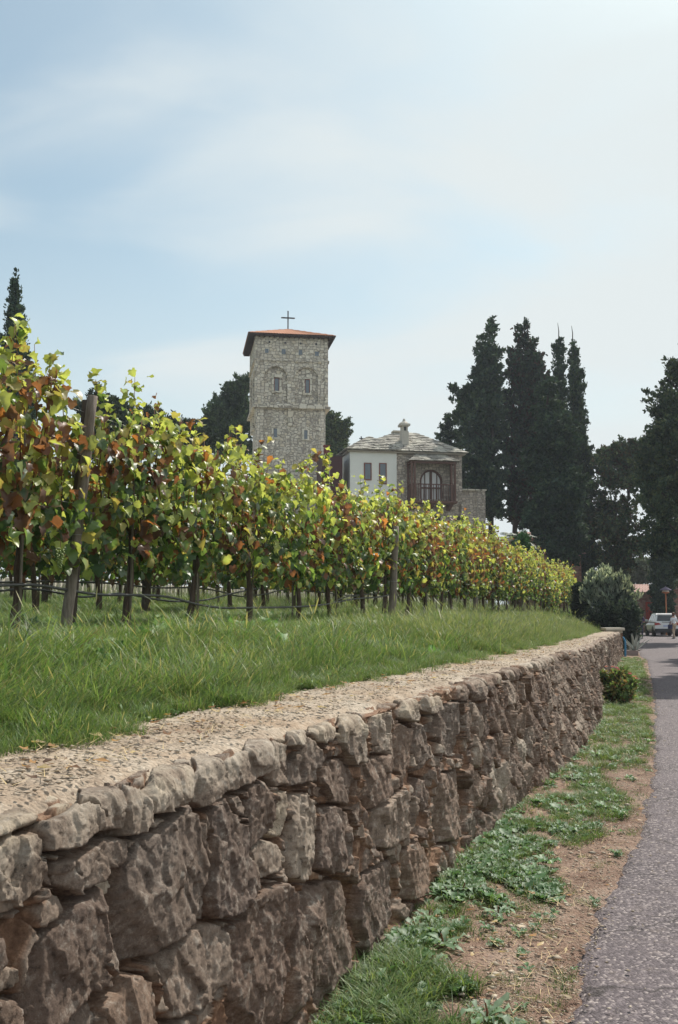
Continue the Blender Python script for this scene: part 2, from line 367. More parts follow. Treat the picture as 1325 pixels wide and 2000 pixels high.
# ------------------------------------------------------------------ ground, road, verge, terrace
def grid_mesh(name, P, mat, smooth=True, attrs=None):
    n, m = P.shape[:2]; idx = np.arange(n*m).reshape(n, m)
    F = np.stack([idx[:-1, :-1], idx[1:, :-1], idx[1:, 1:], idx[:-1, 1:]], -1).reshape(-1, 4)
    return np_mesh(name, P.reshape(-1, 3), [F], mat, smooth, attrs)
def build_ground():
    t = NT('far_ground'); o = t.obj(); n = t.noise(o, .08, 5)
    m = t.done(t.pbr(t.ramp(n, [(.35, (.07, .08, .035)), (.6, (.14, .12, .08))]), .95))
    g = MB(); g.box(-900, 900, -60, 1500, -.6, -.06); tag(g.build('ground', m), kind='structure')
    # verge: bare earth between wall and asphalt
    Ys = np.concatenate([np.arange(-4, 1.5, .08), 1.5 * np.exp(np.linspace(0, math.log(46/1.5), 1500))]); U = np.linspace(0, 1, 64)
    Yg, Ug = np.meshgrid(Ys, U, indexing='ij'); a = bx(Yg) - .15; b = road_left(Yg) + .35
    X = a + (b - a) * Ug; q = (X - road_left(Yg))
    z = .012*fbm(X*3, Yg*3, 3) + .010*fbm(X*11, Yg*11, 4) + .006*fbm(X*35, Yg*35, 6) + .05*sstep(-q, .2, 1.2) - .022*sstep(q, -.04, .10)
    o = link('verge', grid_mesh('verge', np.stack([X, Yg, z], -1), M['verge'])); tag(o, kind='structure')
    # road
    Ys = np.concatenate([np.arange(-4, 2, .1), np.arange(2, 14, .03), np.arange(14, 45, .12), np.arange(45, 130, 5.)])
    e = road_left(Ys) + .05*vn(Ys*2.2, Ys*0, 8) + .035*vn(Ys*7, Ys*0, 9) + .02*vn(Ys*25, Ys*0, 10)
    U = np.concatenate([[0, .012, .03], np.linspace(.06, 1, 24)]); Yg, Ug = np.meshgrid(Ys, U, indexing='ij')
    wd = np.interp(Ys, [0, 40, 46, 130], [4.6, 4.6, 14, 24])[:, None]
    X = e[:, None] + Ug*wd; z = .006 + .005*fbm(X*1.3, Yg*1.3, 12) - .04*(Ug == 0)
    o = link('road', grid_mesh('road', np.stack([X, Yg, z], -1), M['asphalt'])); tag(o, kind='structure')
    # terrace slope
    Ys = np.concatenate([np.arange(-5, 2, .2), 2*np.exp(np.linspace(0, math.log(45), 420)), np.array([100, 130, 180, 260, 400.])])
    Q = np.concatenate([np.linspace(.30, 4, 60), 4*np.exp(np.linspace(.03, math.log(75), 70))])
    Yg, Qg = np.meshgrid(Ys, Q, indexing='ij'); X = tx(Yg) - Qg/.957; z = terr(X, Yg)
    z = np.where(Qg > 60, z, z); z[:, -1] = z[:, -1]
    o = link('vineyard_terrace', grid_mesh('vineyard_terrace', np.stack([X, Yg, z - .012], -1), M['soil'])); tag(o, kind='structure')
build_ground()

# ------------------------------------------------------------------ retaining wall: irregular stones laid from measured outlines, mortar between
C6 = lambda L: [(x/3.571, 1440 + y/3.571) for x, y in L]
C7 = lambda L: [(300 + x/3.03, 1340 + y/3.03) for x, y in L]
C8 = lambda L: [(600 + x*.5472, 1250 + y*.5472) for x, y in L]
STONES = [
 (C6([(-90,540),(0,505),(150,498),(275,528),(265,590),(140,660),(0,730),(-90,760)]), .045, .80),
 (C6([(275,560),(350,530),(500,470),(640,450),(690,520),(700,640),(640,690),(480,770),(350,800),(265,780),(250,650)]), .055, .62),
 (C6([(520,388),(640,345),(830,370),(838,650),(700,650),(690,520),(640,448),(560,445)]), .045, .60),
 (C6([(830,360),(920,370),(990,430),(1015,560),(1000,640),(960,680),(860,700),(842,640),(836,500)]), .060, .66),
 (C7([(-55,640),(-40,560),(-10,510),(40,485),(120,470),(205,470),(215,560),(205,680),(110,720),(0,765),(-45,770)]), .050, .68),
 (C6([(-90,780),(0,750),(40,690),(215,650),(235,700),(265,900),(260,1060),(130,1150),(0,1230),(-90,1260)]), .045, .70),
 (C6([(265,830),(310,830),(355,900),(355,1010),(310,1070),(272,1010)]), .0, .35),
 (C6([(390,860),(540,800),(660,720),(690,695),(860,690),(855,800),(830,900),(690,970),(600,1050),(500,1100),(380,1060),(355,960)]), .055, .55),
 (C6([(395,830),(520,758),(548,775),(420,848)]), .02, .6),
 (C6([(680,975),(780,950),(820,1040),(800,1100),(740,1145),(700,1060)]), .0, .97),
 (C6([(370,1280),(520,1150),(560,1100),(680,1010),(720,1150),(755,1450),(700,1600),(740,1650),(700,1780),(600,1830),(450,1960),(400,2090),(180,2090),(190,1500),(290,1330)]), .025, .30),
 (C6([(-60,1230),(20,1200),(120,1170),(160,1225),(50,1262),(-60,1300)]), .0, .6),
 (C6([(-90,1850),(120,1800),(180,1860),(170,2090),(-90,2090)]), .01, .38),
 (C7([(-188,1060),(-94,900),(0,850),(80,775),(170,722),(225,700),(255,760),(250,850),(280,960),(300,1150),(280,1260),(275,1400),(200,1440),(120,1500),(40,1560),(0,1610),(-94,1655),(-205,1655),(-222,1363)]), .060, .50),
 (C7([(257,790),(290,800),(306,900),(302,1010),(285,1015),(265,900)]), .0, .6),
 (C7([(320,760),(360,700),(400,660),(430,720),(480,760),(540,830),(545,960),(570,1020),(600,1200),(570,1300),(500,1350),(440,1390),(340,1370),(312,1250),(305,1050),(315,900)]), .035, .32),
 (C7([(283,1230),(318,1250),(315,1370),(285,1390)]), .0, .5),
 (C7([(215,430),(240,400),(380,425),(400,500),(395,640),(350,690),(295,745),(255,700),(218,600)]), .045, .60),
 (C7([(405,430),(500,390),(580,298),(650,310),(685,400),(690,500),(620,570),(540,590),(480,625),(410,630)]), .045, .64),
 (C7([(670,330),(740,320),(800,340),(805,450),(800,590),(740,600),(703,560),(692,450)]), .030, .62),
 (C7([(765,300),(870,268),(870,360),(810,365)]), .035, .66),
 (C7([(878,290),(940,310),(1005,390),(990,460),(960,560),(870,600),(805,600),(812,470),(870,380)]), .035, .5),
 (C7([(905,215),(960,205),(1060,240),(1080,290),(1010,345),(960,310),(910,270)]), .045, .72),
 (C7([(1080,180),(1140,170),(1212,190),(1235,450),(1170,470),(1130,400),(1095,330),(1085,240)]), .050, .78),
 (C7([(560,600),(680,550),(715,620),(708,780),(690,890),(620,920),(575,990),(550,950),(560,780),(545,680)]), .020, .34),
 (C7([(430,660),(480,640),(540,690),(545,740),(500,780),(450,740)]), .0, .55),
 (C7([(730,620),(790,620),(795,800),(780,910),(740,905),(708,870),(715,750)]), .015, .93),
 (C7([(810,650),(900,630),(950,680),(970,780),(960,950),(940,1060),(930,1120),(880,1170),(820,1140),(795,1000),(803,850)]), .045, .74),
 (C7([(590,980),(640,920),(740,920),(780,980),(780,1050),(720,1110),(680,1150),(600,1155),(590,1080)]), .030, .76),
 (C7([(25,1620),(60,1560),(170,1520),(200,1460),(340,1385),(400,1420),(460,1580),(450,1660),(400,1740),(350,1810),(270,1900),(180,1960),(120,1980),(70,1850)]), .050, .58),
 (C7([(440,1450),(540,1380),(600,1280),(640,1200),(740,1160),(825,1210),(842,1350),(842,1600),(822,1850),(795,2090),(430,2090),(440,1900),(470,1700),(480,1560)]), .030, .28),
 (C7([(853,1250),(890,1350),(940,1600),(940,1800),(850,1980),(812,2040),(852,1700)]), .015, .3),
 (C7([(900,1180),(1100,1150),(1180,1130),(1212,1200),(1212,1500),(1180,1690),(1100,1760),(980,1930),(955,1750),(925,1500),(885,1300)]), .020, .36),
 (C7([(1000,470),(1050,430),(1130,430),(1200,560),(1180,715),(1110,708),(1050,690),(990,560)]), .030, .36),
 (C7([(990,720),(1080,705),(1180,760),(1212,900),(1190,1040),(1110,1090),(1050,1120),(970,1080),(977,900)]), .030, .34),
 (C7([(950,560),(995,590),(1005,680),(960,650)]), .0, .4),
 (C6([(840,1640),(980,1640),(1080,1750),(1115,2090),(700,2090),(720,1900),(830,1780)]), .010, .42),
 (C6([(420,2090),(560,1875),(680,1845),(698,1950),(690,2090)]), .0, .5),
 (C8([(240,262),(300,250),(310,330),(290,400),(240,410),(230,340)]), .035, .7),
 (C8([(305,220),(370,215),(385,280),(380,298),(320,278)]), .045, .76),
 (C8([(330,290),(380,325),(375,460),(340,500),(312,460),(303,380),(320,310)]), .025, .4),
 (C8([(400,210),(470,200),(480,240),(430,270),(405,250)]), .045, .74),
 (C8([(388,290),(420,300),(430,420),(390,480),(382,400)]), .02, .5),
 (C8([(200,430),(290,405),(300,440),(290,540),(230,610),(200,540)]), .03, .38),
 (C8([(250,600),(330,530),(375,560),(380,640),(340,710),(280,750),(243,740)]), .05, .62),
 (C8([(210,830),(310,780),(330,900),(300,1030),(260,1060),(210,1140),(182,1000),(192,880)]), .02, .34),
 (C8([(335,760),(400,700),(440,760),(420,900),(338,950)]), .015, .42),
 (C8([(395,485),(430,500),(430,600),(392,620),(387,560)]), .01, .3),
 (C8([(470,480),(560,460),(580,540),(570,700),(460,740),(450,620)]), .03, .45),
 (C8([(440,290),(470,240),(540,215),(560,300),(550,420),(480,410),(452,330)]), .03, .5),
]
RB = .024                                                 # rounding of the wall's top edge
def wall_frame(Y, w):
    """point on the undisturbed wall at forward distance Y and height-then-depth w, and its outward direction"""
    H = ztop(Y); ba = (bx(Y) - tx(Y)) * .957
    wf = H - RB; arc = RB * math.pi/2
    onf = np.clip(w / wf, -.1, 1); a = np.clip((w - wf) / arc, 0, 1) * math.pi/2; back = np.clip(w - wf - arc, 0, None)
    off = ba * (1 - np.clip(w / H, -.1, 1)) - RB * (1 - np.cos(a)) - back
    z = onf * wf + RB * np.sin(a)
    off = np.where(w > wf, ba*(1 - wf/H) - RB*(1-np.cos(a)) - back, off)
    P = np.stack([tx(Y) + off*NX, Y + off*NY, z], -1)
    N = np.stack([np.cos(a)*NX, np.cos(a)*NY, np.sin(a)], -1)
    return P, N
def poly_dist(px, py, poly):
    """signed distance, inside positive"""
    P = np.array(poly); Q = np.roll(P, -1, 0); d = np.full(px.shape, 1e9); ins = np.zeros(px.shape, bool)
    for (ax, ay), (bx_, by_) in zip(P, Q):
        ex, ey = bx_-ax, by_-ay; t = np.clip(((px-ax)*ex + (py-ay)*ey)/(ex*ex+ey*ey+1e-12), 0, 1)
        d = np.minimum(d, np.hypot(px-ax-ex*t, py-ay-ey*t))
        c = ((ay > py) != (by_ > py)); xi = ax + (py-ay)*ex/np.where(abs(ey) < 1e-12, 1e-12, ey); ins ^= c & (px < xi)
    return np.where(ins, d, -d)
def voronoi_stones(s, w, cs, cw, seed, keep=None):
    """course-like irregular cells: distance to the joint, cell hash, centre"""
    j = np.floor(w / cw).astype(np.int64)
    f1 = np.full(s.shape, 1e9); f2 = f1.copy(); ci = np.zeros(s.shape, np.int64); cj = ci.copy(); cx = f1.copy(); cy = f1.copy()
    for dj in (-2, -1, 0, 1, 2):
        jj = j + dj; sh = h2(jj, jj*0 + 7, seed) ; i = np.floor(s / cs - sh).astype(np.int64)
        for di in (-2, -1, 0, 1, 2):
            ii = i + di; kx = (ii + sh + .12 + .76*h2(ii, jj, seed+1)) * cs; ky = (jj + .10 + .8*h2(ii, jj, seed+2)) * cw
            wt = .75 + .5*h2(ii, jj, seed+3)
            d = np.hypot((s-kx)/cs, (w-ky)/cw) / wt
            b = d < f1; f2 = np.where(b, f1, np.minimum(f2, d)); cx = np.where(b, kx, cx); cy = np.where(b, ky, cy); ci = np.where(b, ii, ci); cj = np.where(b, jj, cj); f1 = np.where(b, d, f1)
    return (f2 - f1) * .42 * min(cs, cw), ci, cj, cx, cy
def chips(x, y, cs, seed):
    """broken facets: every irregular cell is its own tilted plane"""
    X = x/cs; Y = y/cs; i0 = np.floor(X).astype(np.int64); j0 = np.floor(Y).astype(np.int64); f1 = np.full(x.shape, 1e9); h = np.zeros(x.shape)
    for di in (-1, 0, 1):
        for dj in (-1, 0, 1):
            i = i0+di; j = j0+dj; kx = i+h2(i, j, seed); ky = j+h2(i, j, seed+1); d = np.abs(X-kx)*(.7+.6*h2(i, j, seed+5))+np.abs(Y-ky)+.3*np.hypot(X-kx, Y-ky)
            v = (h2(i, j, seed+2)-.5)*1.2 + (X-kx)*(h2(i, j, seed+3)-.5)*2.4 + (Y-ky)*(h2(i, j, seed+4)-.5)*2.4; b = d < f1; f1 = np.where(b, d, f1); h = np.where(b, v, h)
    return h
def build_wall():
    Yn = [-4.0]
    while Yn[-1] < WEND:
        y = Yn[-1]; Yn.append(y + (.02 if y < 1.2 else max(.0042, .00165*y)))
    Ys = np.array(Yn)
    ws = np.concatenate([np.arange(-.05, .98, .0056), np.arange(.98, 1.30, .0042), np.arange(1.30, 1.50, .012)])
    # far heights are lower: stretch w so that the round edge always falls in the dense part
    Yg, wg = np.meshgrid(Ys, ws, indexing='ij'); wg = np.where(wg < 1.10, wg * ztop(Yg)/1.15, wg - 1.10 + 1.10*ztop(Yg)/1.15)
    s = Yg * 1.045
    # a lookup from photo pixel to (s, w) for the measured outlines
    yy = np.arange(1.2, 12, .02); ww = np.arange(0, 1.45, .01); Ya, wa = np.meshgrid(yy, ww, indexing='ij')
    Pa, _ = wall_frame(Ya, wa); qx, qy = proj(Pa)
    def find(px, py):
        k = np.argmin((qx-px)**2 + (qy-py)**2); i, j = np.unravel_index(k, qx.shape)
        return yy[i]*1.045, ww[j]
    wx = s + .008*fbm(s*14, wg*14, 41, 3) + .003*vn(s*60, wg*60, 43); wy = wg + .008*fbm(s*14, wg*14, 51, 3) + .003*vn(s*60, wg*60, 53)
    polys = [([find(*p) for p in pl], up, tone) for pl, up, tone in STONES]
    sdist = np.full(s.shape, -1e9); sh = np.zeros(s.shape); tone = np.zeros(s.shape)
    rr = np.random.default_rng(3)
    for pl, up, tn in polys:
        A = np.array(pl); x0, y0 = A.min(0) - .05; x1, y1 = A.max(0) + .05
        i0, i1 = np.searchsorted(Ys*1.045, [x0, x1]); 
        if i1 <= i0: continue
        sl = (slice(i0, i1), slice(None)); X = wx[sl]; Yy = wy[sl]
        d = poly_dist(X, Yy, pl); c = A.mean(0); up = up*.55 - .006 + rr.uniform(-.012, .012); Rk = np.sqrt((x1-x0)*(y1-y0))*.5; small = Rk < .17
        h = up + (X-c[0])*rr.uniform(-.10, .10) + (Yy-c[1])*rr.uniform(-.10, .06)
        for k in range(7):
            th = rr.uniform(0, 2*math.pi); m = rr.uniform(.2, 1.2)*(.55 if small else 1); a = up + m*Rk*rr.uniform(.55, 1.05)*(1.2 if small else 1)
            h = np.minimum(h, a - m*((X-c[0])*math.cos(th)*1.0 + (Yy-c[1])*math.sin(th)))
        ew = .004 + .005*rr.random() + .006*vn(X*18, Yy*18, 60)
        e = np.clip(d/np.maximum(ew, .004), 0, 1)**.7
        hh = -.085 + (h + .085)*e
        b = d > sdist[sl]
        sdist[sl] = np.where(b, d, sdist[sl]); sh[sl] = np.where(b, hh, sh[sl]); tone[sl] = np.where(b, tn, tone[sl])
    # other stones: rubble in the gaps nearby, full sized stones farther on
    S1 = 7.05*1.045
    far = s > S1 + .25*vn(wg*6, wg*0, 5)
    dv, ci, cj, cx, cy = voronoi_stones(wx, wy, .235, .255, 70)
    dr, ri, rj, rx, ry = voronoi_stones(wx, wy, .105, .085, 90)
    def facets(X, Y, cx, cy, ci, cj, R0, up):
        h = up*(.2 + 1.0*h2(ci, cj, 11)) + (X-cx)*(h2(ci, cj, 12)-.5)*.5 + (Y-cy)*(h2(ci, cj, 13)-.55)*.4
        for k in range(4):
            th = h2(ci, cj, 20+k)*2*math.pi; m = .2 + .8*h2(ci, cj, 30+k); a = up + m*R0*(.5+.6*h2(ci, cj, 40+k))
            h = np.minimum(h, a - m*((X-cx)*np.cos(th) + (Y-cy)*np.sin(th)))
        return h
    ev = np.clip(dv/(.010 + .008*vn(s*15, wg*15, 61)), 0, 1)**.7
    hv = -.082 + (facets(wx, wy, cx, cy, ci, cj, .15, .034) + .082)*ev
    er = np.clip(dr/.010, 0, 1); er = np.sqrt(1-(1-er)**2); keep = h2(ri, rj, 99) > .35
    hr = -.035 + (facets(wx, wy, rx, ry, ri, rj, .06, .012) + .03)*er*keep
    hand = sdist > -.004
    gapfill = (~hand) & (~far) & (sdist < -.012)
    h = np.where(hand, sh, np.where(far, hv, np.where(gapfill, hr, -.080)))
    stone = np.where(hand, sstep(sdist, -.002, .006), np.where(far, sstep(dv, .004, .010), np.where(gapfill & keep, sstep(dr, .003, .008), 0)))
    tone = np.where(hand, tone, np.where(far, .10 + .55*h2(ci, cj, 55) + .25*(h2(ci, cj, 56) > .88), .3 + .5*h2(ri, rj, 55)))
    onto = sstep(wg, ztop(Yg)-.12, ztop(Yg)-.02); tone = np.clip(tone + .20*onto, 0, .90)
    # surface roughness: chipped ridges on stone, crumbly lumps in the mortar
    rg = ridged(wx*9, wy*9, 80, 5); rg2 = fbm(s*42, wg*42, 88, 4, .6); big = fbm(s*3.2, wg*3.2, 95, 3)
    wsx = s + .004*fbm(s*24, wg*24, 141, 2); wsy = wg + .004*fbm(s*24, wg*24, 151, 2); ch = .0150*chips(wsx*1.2, wsy*.85, .14, 170) + .0075*chips(wsx*1.2, wsy*.85, .055, 180) + .0028*chips(wsx, wsy, .020, 190)
    rough_s = .0025*rg2 + .95*ch; rough_m = .014*fbm(s*22, wg*22, 91, 4, .65) + .006*rg2 - .022*sstep(big, .05, .5) + .030*sstep(-big, .0, .45)
    amp = np.interp(Yg, [2, 8, 39], [1, 1.15, 1.35])
    h = h*np.interp(Yg, [2, 8, 39], [1, 1.1, 1.3]) + amp*(stone*rough_s + (1-stone)*rough_m) + .02*big
    back = wg - ztop(Yg)
    h = h * (1 - .55*sstep(back, -.05, .02))
    # top: stones end and gravel begins along an uneven line
    lim = .10 + .05*vn(s*4, s*0, 71); h = np.where(back > lim, np.minimum(h, .004), h) * (1-sstep(back, lim, lim+.03)) - .03*sstep(back, lim, lim+.03)
    stone = stone*(1-sstep(back, lim-.01, lim+.02))
    P, Nn = wall_frame(Yg, wg); P = P + Nn*h[..., None]
    P[:, -1, 2] -= .05; P[:, 0, 2] = -.05
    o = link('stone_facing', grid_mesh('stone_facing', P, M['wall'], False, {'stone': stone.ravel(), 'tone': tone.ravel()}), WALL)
    # gravel bed lying behind the stones
    Q = np.linspace(.035, .82, 72); Ysg = np.concatenate([np.arange(-4, 1.5, .06), 1.5*np.exp(np.linspace(0, math.log(WEND/1.5), 1400))])
    Yq, Qq = np.meshgrid(Ysg, Q, indexing='ij'); X = tx(Yq) - Qq*NX; Yc = Yq - Qq*NY
    z = ztop(Yq) + .026 + .012*fbm(X*4, Yc*4, 101) + .008*fbm(X*16, Yc*16, 102) + .004*fbm(X*45, Yc*45, 103) - .045*(1-sstep(Qq, .03, .13)) - .012*(1-sstep(Qq, .1, .25)) - .06*sstep(Qq, .7, .82)
    o = link('gravel_bed', grid_mesh('gravel_bed', np.stack([X, Yc, z], -1), M['cap'])); o.parent = WALL
    # end pier with a flat cap slab
    e = tx(np.array([WEND]))[0]
    m = MB(); m.box(e-1.05, e+.12, WEND-.05, WEND+.5, -.05, .92); m.build('end_pier', M['wall'], WALL)
    m = MB(); m.box(e-.55, e+.16, WEND-.25, WEND+.55, 1.0, 1.10); m.box(e-.45, e+.10, WEND-.15, WEND+.45, .9, 1.0); m.build('cap_slab', simple('pale_slab', (.55, .50, .42)), WALL, bevel=.015)
WALL = empty('retaining_wall', (0, 0, 0)); tag(WALL, 'long low retaining wall of rough grey brown stones along the road edge', 'wall')
build_wall()

# ------------------------------------------------------------------ scattering
def scatter_object(name, pts, rot, scl, idx, protos, **tags):
    """points that carry copies of small prototype meshes, as one counted-by-nobody object"""
    me = bpy.data.meshes.new(name); n = len(pts); me.vertices.add(n); me.vertices.foreach_set('co', np.asarray(pts, np.float32).ravel())
    a = me.attributes.new('rot', 'FLOAT_VECTOR', 'POINT'); a.data.foreach_set('vector', np.asarray(rot, np.float32).ravel())
    a = me.attributes.new('scl', 'FLOAT', 'POINT'); a.data.foreach_set('value', np.asarray(scl, np.float32))
    a = me.attributes.new('pick', 'INT', 'POINT'); a.data.foreach_set('value', np.asarray(idx, np.int32))
    o = link(name, me)
    c = bpy.data.collections.new(name + '_tufts')
    for k, p in enumerate(protos):
        q = bpy.data.objects.new('%s_tuft_%02d' % (name, k), p); c.objects.link(q)
    g = bpy.data.node_groups.new(name, 'GeometryNodeTree')
    g.interface.new_socket('Geometry', in_out='INPUT', socket_type='NodeSocketGeometry'); g.interface.new_socket('Geometry', in_out='OUTPUT', socket_type='NodeSocketGeometry')
    gi = g.nodes.new('NodeGroupInput'); go = g.nodes.new('NodeGroupOutput'); ip = g.nodes.new('GeometryNodeInstanceOnPoints'); ci = g.nodes.new('GeometryNodeCollectionInfo')
    ci.inputs['Collection'].default_value = c; ci.inputs['Separate Children'].default_value = True; ci.inputs['Reset Children'].default_value = True
    def at(nm, dt): nd = g.nodes.new('GeometryNodeInputNamedAttribute'); nd.data_type = dt; nd.inputs['Name'].default_value = nm; return nd.outputs[0]
    er = g.nodes.new('FunctionNodeEulerToRotation')
    L = g.links.new; L(gi.outputs[0], ip.inputs['Points']); L(ci.outputs[0], ip.inputs['Instance']); ip.inputs['Pick Instance'].default_value = True
    L(at('pick', 'INT'), ip.inputs['Instance Index']); L(at('rot', 'FLOAT_VECTOR'), er.inputs[0]); L(er.outputs[0], ip.inputs['Rotation']); L(at('scl', 'FLOAT'), ip.inputs['Scale']); L(ip.outputs[0], go.inputs[0])
    md = o.modifiers.new('scatter', 'NODES'); md.node_group = g
    tag(o, **tags); return o
def tuft(name, n, spread, hmin, hmax, wid, lean, cols, seed, heads=0.0, headcol=(.35, .33, .16), segs=4):
    """grass blades that arch outwards"""
    r = np.random.default_rng(seed); V = []; F = []; C = []
    for k in range(n):
        a = r.uniform(0, 2*math.pi); rad = spread*math.sqrt(r.random()); bx0, by0 = rad*math.cos(a), rad*math.sin(a)
        d = a + r.normal(0, .9); h = r.uniform(hmin, hmax); ln = lean*r.uniform(.3, 1.5)*h; w = wid*r.uniform(.7, 1.3); c = np.array(cols[r.integers(len(cols))])*r.uniform(.75, 1.25)
        sx, sy = -math.sin(d), math.cos(d); b = len(V)
        head = r.random() < heads
        if head: w *= .45; h *= 1.35; c = c*.5 + np.array(headcol)*.5
        for i in range(segs):
            t = i/(segs); f = ln*t*t; z = h*(t - .28*lean*t*t*min(1.6, 1)); ww = w*(1-t*.75)
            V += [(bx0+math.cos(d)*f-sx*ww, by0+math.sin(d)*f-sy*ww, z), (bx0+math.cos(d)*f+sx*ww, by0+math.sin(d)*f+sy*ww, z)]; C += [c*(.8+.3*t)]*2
        f = ln; z = h*(1-.28*lean)
        V.append((bx0+math.cos(d)*f, by0+math.sin(d)*f, z)); C.append(c*1.1)
        for i in range(segs-1): F.append((b+2*i, b+2*i+1, b+2*i+3, b+2*i+2))
        e = b+2*(segs-1); F.append((e, e+1, b+2*segs, b+2*segs))
        if head:
            hb = len(V); hx, hy = bx0+math.cos(d)*ln, by0+math.sin(d)*ln; hw = .0028
            for i, (t, q) in enumerate(((-.03, .3), (-.01, 1), (.015, .8), (.03, .1))):
                V += [(hx-sx*hw*q+math.cos(d)*(t+.02), hy-sy*hw*q+math.sin(d)*(t+.02), z+t), (hx+sx*hw*q+math.cos(d)*(t+.02), hy+sy*hw*q+math.sin(d)*(t+.02), z+t)]; C += [np.array(headcol)]*2
            for i in range(3): F.append((hb+2*i, hb+2*i+1, hb+2*i+3, hb+2*i+2))
    F = np.array(F); q = F[F[:, 2] != F[:, 3]]; t = F[F[:, 2] == F[:, 3]][:, :3]
    return np_mesh(name, V, [q, t], M['grass'], False, {'col': np.clip(np.array(C), 0, 1)})
def broad(name, n, L0, wid, cols, seed, up=.5, lobes=False):
    """a low broad-leaved weed"""
    r = np.random.default_rng(seed); V = []; F = []; C = []
    for k in range(n):
        d = k*2.4 + r.normal(0, .3); L = L0*r.uniform(.6, 1.15); w = wid*L*r.uniform(.8, 1.2); el = up*r.uniform(.3, 1.4); c = np.array(cols[r.integers(len(cols))])*r.uniform(.8, 1.25)
        prof = [(0, .12), (.2, .5), (.33, .28 if lobes else .8), (.48, 1), (.6, .5 if lobes else 1), (.74, .85), (.85, .35 if lobes else .6), (1, .04)]
        b = len(V); cx, sx = math.cos(d), math.sin(d)
        for t, q in prof:
            f = L*t*math.cos(el*(1-.5*t)); z = L*(math.sin(el)*t - .55*t*t*up) + .012 + .01*r.normal()*t; e = w*q*(1+.15*r.normal())
            for m, zz in ((-e, .25*e), (0, 0), (e, .25*e)): V.append((cx*f - sx*m, sx*f + cx*m, z+zz)); C.append(c*(1.15 if m == 0 else 1))
        for i in range(len(prof)-1):
            for m in (0, 1): F.append((b+3*i+m, b+3*i+m+1, b+3*i+m+4, b+3*i+m+3))
    return np_mesh(name, V, [np.array(F)], M['grass'], True, {'col': np.clip(np.array(C), 0, 1)})
GREEN = [(.070, .14, .038), (.10, .185, .050), (.145, .225, .065), (.12, .18, .085), (.21, .27, .10), (.175, .24, .08), (.085, .155, .055), (.20, .19, .10)]
DRY = [(.14, .20, .07), (.20, .21, .11), (.10, .17, .05), (.13, .21, .07), (.08, .15, .045)]
def inpoly(px, py, poly): return poly_dist(px, py, poly) > 0
def build_grass():
    protos = []
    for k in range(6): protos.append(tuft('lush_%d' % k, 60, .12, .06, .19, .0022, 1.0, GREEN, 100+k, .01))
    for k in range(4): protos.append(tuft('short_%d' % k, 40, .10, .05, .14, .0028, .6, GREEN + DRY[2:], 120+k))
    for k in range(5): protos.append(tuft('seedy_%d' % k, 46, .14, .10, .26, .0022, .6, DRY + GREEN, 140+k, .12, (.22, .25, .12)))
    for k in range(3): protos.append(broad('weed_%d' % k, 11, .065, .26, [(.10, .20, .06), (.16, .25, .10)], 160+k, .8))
    P = []; Rt = []; Sc = []; Ix = []
    r = np.random.default_rng(9)
    def put(n, y0, y1, q0, q1, pick, smin, smax, dens=None):
        u = r.random(n); Y = y0*(y1/y0)**u if y0 > 0 else y0+(y1-y0)*u; q = q0+(q1-q0)*r.random(n); X = tx(Y) - q/.957
        e = q - (.62 + .16*vn(X*1.1, Y*1.1, 201) + .09*vn(X*5, Y*5, 202)) ; ok = (e > 0) | (r.random(n) < .012)
        if dens is not None: ok &= dens(X, Y, q)
        X, Y, q, e = X[ok], Y[ok], q[ok], e[ok]; m = len(X)
        z = terr(X, Y) - .005; sc = r.uniform(smin, smax, m) * (.5 + .5*sstep(e, 0, .5)) * (1.12 + .5*fbm(X*1.7, Y*1.7, 221, 3) + .25*vn(X*6, Y*6, 223)); rt = r.random(m) < .035; sc = np.where(rt & (e > .3), sc*1.7, sc)
        P.append(np.stack([X, Y, z], 1)); Rt.append(np.stack([r.normal(0, .12, m), r.normal(0, .12, m), r.uniform(0, 6.28, m)], 1)); Sc.append(sc); Ix.append(np.array(pick)[r.integers(0, len(pick), m)])
    lush = list(range(6)); short = list(range(6, 10)); seedy = list(range(10, 15)); weed = list(range(15, 18))
    patch = lambda X, Y: fbm(X*.35, Y*.35, 210, 3)
    put(4600, 2.0, 16, .5, 2.4, lush, .5, 1.1); put(5200, 4.0, 18, 2.0, 4.2, lush + short + short + weed, .45, .85)
    put(5200, 2.0, 20, .45, 2.0, short, .7, 1.3)
    put(2600, 5, 20, .9, 2.6, seedy, .55, .95, lambda X, Y, q: patch(X, Y) + (Y-9)*.05 > r.random(len(X))*.5)
    put(3600, 3, 22, .7, 4.5, weed, .6, 1.5)
    put(7000, 12, 46, .5, 2.1, seedy + lush[:3] + weed[:1], .6, 1.0); put(4500, 12, 46, 1.8, 3.4, short + short + seedy[:2] + weed, .5, .85)
    put(2600, 14, 60, .5, 3.0, lush + short, .6, .95)
    put(11000, 6, 36, 3.0, 12, lush + short + short + weed[:1], .55, .95)
    put(2500, 20, 70, 3.0, 14, lush + seedy, .9, 1.4)
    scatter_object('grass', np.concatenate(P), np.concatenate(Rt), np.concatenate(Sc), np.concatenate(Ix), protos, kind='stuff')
build_grass()
VP = {}
